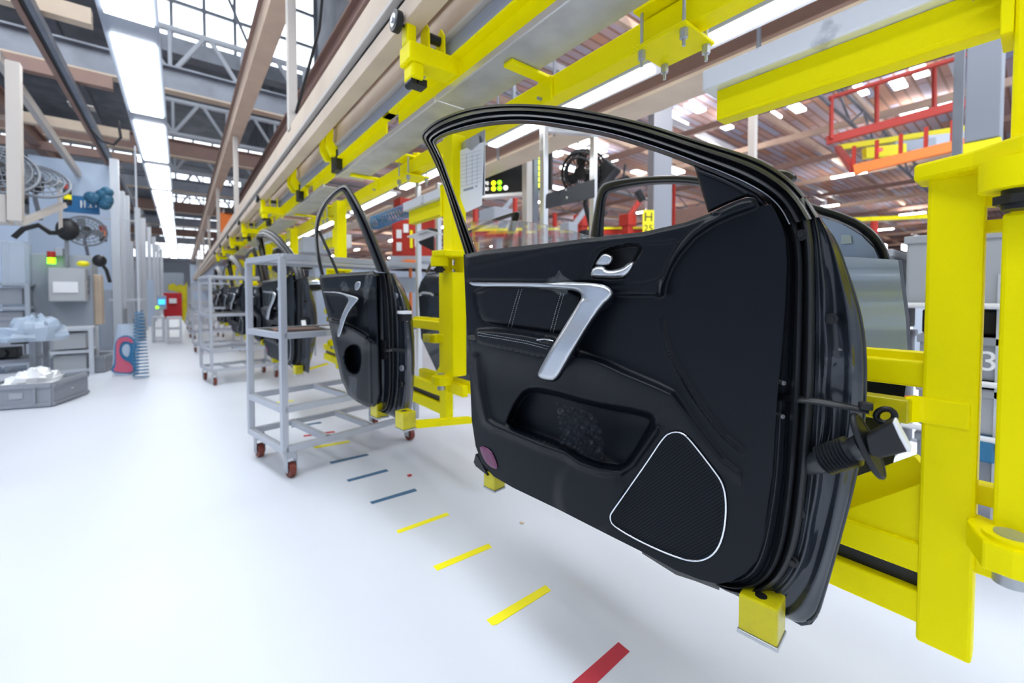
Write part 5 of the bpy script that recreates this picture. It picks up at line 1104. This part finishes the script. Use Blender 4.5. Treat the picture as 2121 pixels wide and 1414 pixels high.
part(MB().beam(at(960, 486, 6.4), at(1480, 478, 10.5), .2, .08), 'side_beam', 'red', t); part(MB().beam(at(960, 477, 6.3), at(1480, 470, 10.4), .1, .04), 'yellow_edge', 'tape_yellow', t)
for k in range(6):
    px = 985+82*k; p = at(px, 480, 6.6+.7*k); part(MB().box(p.x-.03, p.x+.03, p.y-.03, p.y+.03, 0, p.z+.9*(k % 2)+.35), 'upright', 'red', t)
for i, (px, py, d, sx, sz, m_, lab) in enumerate(((1205, 440, 7.5, .22, .12, 'red', 'red welding fixture left of the far window frame'), (1178, 468, 7, .22, .3, 'bin_grey', 'grey fixture block in front of the red conveyor'), (1215, 478, 7, .18, .22, 'black', 'dark fixture block beside the grey one'), (1300, 440, 8, .24, .12, 'red', 'red fixture seen through the far door window'), (1030, 440, 8, .5, .3, 'mach_grey', 'grey machine left of the cream post'), (1450, 450, 12, 1.2, .6, 'brown', 'brownish machine right of the numbered column'))):
    c = at(px, py, d); mb = MB(); mb.box(c.x-sx/2, c.x+sx/2, c.y-sx/2, c.y+sx/2, c.z-sz/2-.2, c.z+sz/2-.1); mb.beam(c+V3((0, 0, -.1)), c+V3((.35, -.1, .35)), .1, .08); mb.box(c.x-.08, c.x+.08, c.y-.08, c.y+.08, 0, c.z-sz/2)
    single(mb, 'fixture', m_, lab, 'machine', bevel=.02)
# red machine, blue coil behind the second door
c0_ = at(850, 470, 6.0); u, z, n = panel_frame(c0_, 1, 1, -PHI)
t = thing('red_cabinet', 'open red cabinet with white parts behind the first silver tray', 'cabinet', (c0_.x, c0_.y, c0_.z-.5))
def pf(x0, x1, z0, z1, dn, th=.05): return MB().prism([c0_+u*a_+z*b_+n*dn for a_, b_ in ((x0, z0), (x1, z0), (x1, z1), (x0, z1))], n*-th)
part(pf(-.26, .34, -.42, .1, 0, .5), 'body', 'red', t); part(pf(-.02, .34, .1, .34, 0, .5), 'upper_body', 'red', t); part(pf(-.24, .4, -.50, -.43, .2, .7), 'base', 'wall_grey', t)
for k, (x, z_) in enumerate(((-.16, -.1), (-.06, -.02), (-.16, -.28), (.10, -.22), (.2, -.1))): part(pf(x-.035, x+.035, z_-.06, z_+.06, .02), 'white_part', 'white_plastic', t)
part(pf(.0, .035, -.3, -.05, .03), 'yellow_bar', 'tape_yellow', t)
pts = []
p0, p1 = at(775, 462, 5.0), at(905, 412, 4.6); dd = (p1-p0).normalized(); e1 = dd.orthogonal().normalized(); e2 = dd.cross(e1)
for k in range(300): s_ = k/299; pts.append(p0.lerp(p1, s_**1.3)+e1*(.075*math.cos(k*.48))+e2*(.075*math.sin(k*.48)))
single(MB().tube(pts, .007, 5), 'coil_hose', 'hose_blue', 'dark blue spiral hose stretched beneath the slim lamps', 'hose', smooth='full')
a = at(838, 424, 5.2); single(MB().box(a.x-.1, a.x+.1, a.y-.1, a.y+.1, a.z-.05, a.z+.06), 'red_block', 'red', 'small red box above the blue spiral hose', 'box')
a, b = at(862, 494, 4.4), at(902, 481, 4.3); t = thing('small_shelf', 'small bright bracket shelf with dark parts between two aluminium posts', 'shelf', a)
part(MB().beam(a, b, .3, .012), 'shelf_plate', 'alu', t); part(MB().prism([at(866, 500, 4.35), at(898, 488, 4.3), at(898, 520, 4.3), at(870, 506, 4.35)], (.02, .02, 0)), 'side_plate', 'black', t)
mb = MB(); mb.beam(at(866, 488, 4.4), at(900, 476, 4.3), .12, .04); single(mb, 'dark_part', 'black', 'dark plastic part lying on the small bracket shelf', 'part', bevel=.01)
# grey work top rail behind the second door, workbench things
a, b = at(690, 545, 6.0), at(880, 560, 3.75)
mb = MB(); mb.beam(at(560, 538, 7.5), at(900, 553, 5.2), .5, .05); single(mb, 'work_rail', 'white_steel', 'pale work surface behind the second door', 'work surface')
for i, (px, py, d, w, h, m_, lab) in enumerate(((700, 500, 7, .35, .22, 'white_plastic', 'white box behind the second door window'), (740, 590, 6.2, .3, .18, 'tape_yellow', 'yellow item behind the second door'), (830, 590, 5.6, .3, .2, 'mach_grey', 'grey box right of the second door'), (650, 510, 8, .5, .3, 'mach_grey', 'grey machine left of the second door window'), (600, 530, 9, .6, .25, 'black', 'dark machine behind the trolley top'), (560, 512, 10, .6, .25, 'wall_pale', 'pale machine behind the trolley top'), (850, 545, 5.8, .2, .08, 'orange', 'orange part on the pale work surface'))):
    c = at(px, py, d); single(MB().box(c.x-w/2, c.x+w/2, c.y-w/2, c.y+w/2, c.z-h/2, c.z+h/2).box(c.x-.02, c.x+.02, c.y-.02, c.y+.02, 0, c.z-h/2), 'bench_item', m_, lab, 'box', bevel=.015)
# storage rack with grey bins far right
X = 3.0; t = thing('bin_rack', 'white tube rack holding grey bins behind the yellow post at the right', 'rack', (X+.3, .7, 0))
for y in (-.9, .12, .95): part(MB().box(X, X+.04, y-.02, y+.02, 0, 1.25), 'upright', 'white_steel', t); part(MB().box(X+.7, X+.74, y-.02, y+.02, 0, 1.25), 'upright', 'white_steel', t)
for zf in (.22, .47, .73, 1.10): part(MB().cyl((X-.02, -.95, zf), (X-.02, .98, zf), .014, 10), 'front_tube', 'white_plastic', t, smooth=True); part(MB().cyl((X+.7, -.95, zf), (X+.7, .98, zf), .014, 10), 'rear_tube', 'white_plastic', t, smooth=True)
for y in (.5, .22, -.2): part(MB().box(X-.04, X-.03, y-.04, y+.04, 1.05, 1.10), 'label_holder', 'cream', t)
def rbin(y0, y1, z0, z1, m_, lab, txt=None):
    t = thing('storage_bin', lab, 'bin', (X+.3, (y0+y1)/2, z0), group='bins on the right rack')
    part(MB().box(X+.01, X+.62, y0, y1, z0, z1), 'body', m_, t, bevel=.012); part(MB().box(X, X+.63, y0-.01, y1+.01, z1-.04, z1), 'rim', m_, t, bevel=.005)
    if txt: text_mesh(txt, (X-.004, y0+.70*(y1-y0), (z0+z1)/2), (0, -1, 0), (0, 0, 1), .12, 'bin_number', 'white_plastic', t)
rbin(.52, .93, 1.10, 1.40, 'bin_pale', 'pale grey lidded bin on top of the right rack, left one'); rbin(-.3, .46, 1.10, 1.46, 'bin_pale', 'pale grey lidded bin on top of the right rack, right one')
rbin(.50, .93, .745, .94, 'bin_grey', 'grey bin on the second tier, left of the yellow post'); rbin(-.1, .40, .745, .95, 'bin_grey', 'grey bin marked with a white 3 between the yellow posts')
rbin(.50, .93, .48, .70, 'bin_pale', 'pale bin on the third tier, left'); rbin(-.12, .40, .48, .70, 'bin_pale', 'pale bin on the third tier between the yellow posts')
for y0_, y1_, lab in ((.50, .93, 'left'), (-.1, .40, 'right')): single(MB().box(X+.06, X+.6, y0_, y1_, .955, 1.08), 'dark_box', 'black', 'dark box above the second tier bin of the right rack, %s one' % lab, 'box', bevel=.01)
t3 = text_mesh('3', onX(2047, 750, X-.03), (0, -1, 0), (0, 0, 1), .13, 'bin_number', 'white_plastic', t)
rbin(-.12, .40, .24, .44, 'bin_grey', 'lowest grey bin on the right rack, right one'); rbin(.50, .93, .24, .44, 'bin_grey', 'lowest grey bin on the right rack, left one')
mb = MB(); mb.beam((X-.03, .88, .50), (X-.03, .40, .62), .03, .03); single(mb, 'orange_strap', 'orange', 'orange bar leaning across the lower tier of the right rack', 'bar')
single(MB().box(X-.04, X+.1, .06, .12, .42, .5), 'orange_part', 'orange', 'orange part at the right edge between the yellow posts', 'part', bevel=.01)
single(MB().box(X-.03, X+.1, .13, .22, .36, .48), 'blue_part', 'hose_blue', 'blue part next to the orange one between the yellow posts', 'part', bevel=.01)
# roof grid of the right hall
for i, (x, y) in enumerate([(6.5+5.2*a_, 4+7.5*b_+(2 if a_ % 2 else 0)) for a_ in range(9) for b_ in range(7)]):  # invented lamp rows, added to brighten the dark far hall
    t = thing('fill_tube_lamp', 'short added fill lamp hanging under the steel grid of the right hall', 'lamp', (x, y, 5.0), group='added fill lamps of the right hall')
    part(MB().box(x-.05, x+.05, y-.45, y+.45, 5.0, 5.04), 'tube', 'fill_tube_glow', t); part(MB().box(x-.01, x+.01, y-.01, y+.01, 5.04, 5.6), 'hanger', 'grey_steel', t)
for i in range(26):
    y = 1.2+1.5*i+.035*i*i; single(MB().beam((3.3, y, 5.6), (70, y, 5.6), .09, .14), 'grid_beam', 'peach' if i % 3 else 'white_steel', '%s crosswise beam of the steel grid under the right roof' % (ORD[i] if i < 15 else 'farthest'), 'beam', 'crosswise grid beams')
for i in range(16):
    x = 4.0+1.9*i+.08*i*i; single(MB().beam((x, -5, 5.35), (x, 70, 5.35), .11, .15), 'grid_beam', 'brown' if i % 2 else 'peach', '%s lengthwise beam of the steel grid under the right roof' % (ORD[i] if i < 15 else 'farthest'), 'beam', 'lengthwise grid beams')
for i in range(5):
    y = 2.6+3.4*i; t = thing('grid_truss', '%s light truss hanging below the right roof grid' % ORD[i], 'truss', (10, y, 4.8), group='right hall trusses')
    part(MB().beam((4, y, 4.75), (22, y, 4.75), .05, .05), 'lower_chord', 'grey_steel', t); part(MB().beam((4, y, 5.25), (22, y, 5.25), .05, .05), 'upper_chord', 'grey_steel', t)
    mb = MB()
    for k in range(18): mb.beam((4+k, y, 4.75 if k % 2 else 5.25), (5+k, y, 5.25 if k % 2 else 4.75), .035, .035)
    part(mb, 'lattice', 'grey_steel', t)
rng = np.random.RandomState(11)
for i, (px, py) in enumerate(((1345, 222), (1385, 236), (1330, 205), (1405, 255), (1440, 225), (1500, 262), (1140, 318), (1172, 322), (1195, 305), (1238, 312), (1262, 330), (1185, 352), (1150, 390), (1240, 300), (1205, 292), (1325, 360), (1395, 355), (1880, 240), (1910, 232), (1960, 222), (1860, 175), (1780, 190), (1905, 150), (1600, 240), (1650, 225))):
    d = rng.uniform(11, 17); c = at(px, py, d)
    if c.z > 6.2: c = CAMP+(c-CAMP)*((6.2-CAMH)/(c.z-CAMH))
    single(MB().box(c.x-.35, c.x+.35, c.y-.12, c.y+.12, c.z, c.z+.06), 'hall_lamp', 'lamp_right', 'small bright lamp glowing under the steel grid of the right hall', 'lamp', 'small lamps in the right hall')
for i, (px, d) in enumerate(((1815, 5.5), (1893, 5.2))):
    c = at(px, 512, d); single(MB().box(c.x-.1, c.x+.16, c.y-.08, c.y+.1, c.z-.03, c.z+.04).box(c.x, c.x+.02, c.y, c.y+.02, 0, c.z-.03), 'low_lamp', 'lamp_right', ['left', 'right'][i]+' small lamp behind the silver door, left of the yellow post', 'lamp')
mb = MB(); mb.beam(at(1760, 455, 6), at(1930, 448, 5.5), .06, .05); single(mb, 'yellow_pipe', 'yellow_poly', 'dull yellow pipe behind the silver door', 'pipe')
stk = at(1811, 465, 5.0); mb = MB(); mb.cyl(stk+V3((0, 0, -.12)), stk+V3((0, 0, .04)), .035, 12); single(mb, 'stack_light', 'red', 'dark red signal light behind the silver door', 'signal light', smooth=True)
for i, (px0, y0, py1, d, w, m_, lab) in enumerate(((1950, 575, 0, 8, 3.0, 'wall_grey', 'wide grey machine far behind the bin rack'), (1600, 540, 0, 14, 5, 'roof_brown', 'brownish far machinery behind the big door'), (1400, 520, 0, 17, 4, 'wall_grey', 'grey far machinery behind the numbered column'), (1150, 500, 0, 14, 3, 'brown', 'brown far machinery in the door window'), (800, 560, 0, 16, 5, 'wall_pale', 'pale far machinery behind the second door'))):
    c = at(px0, y0, d); single(MB().box(c.x-w/2, c.x+w/2, c.y, c.y+1, 0, c.z), 'far_machine', m_, lab, 'machine')
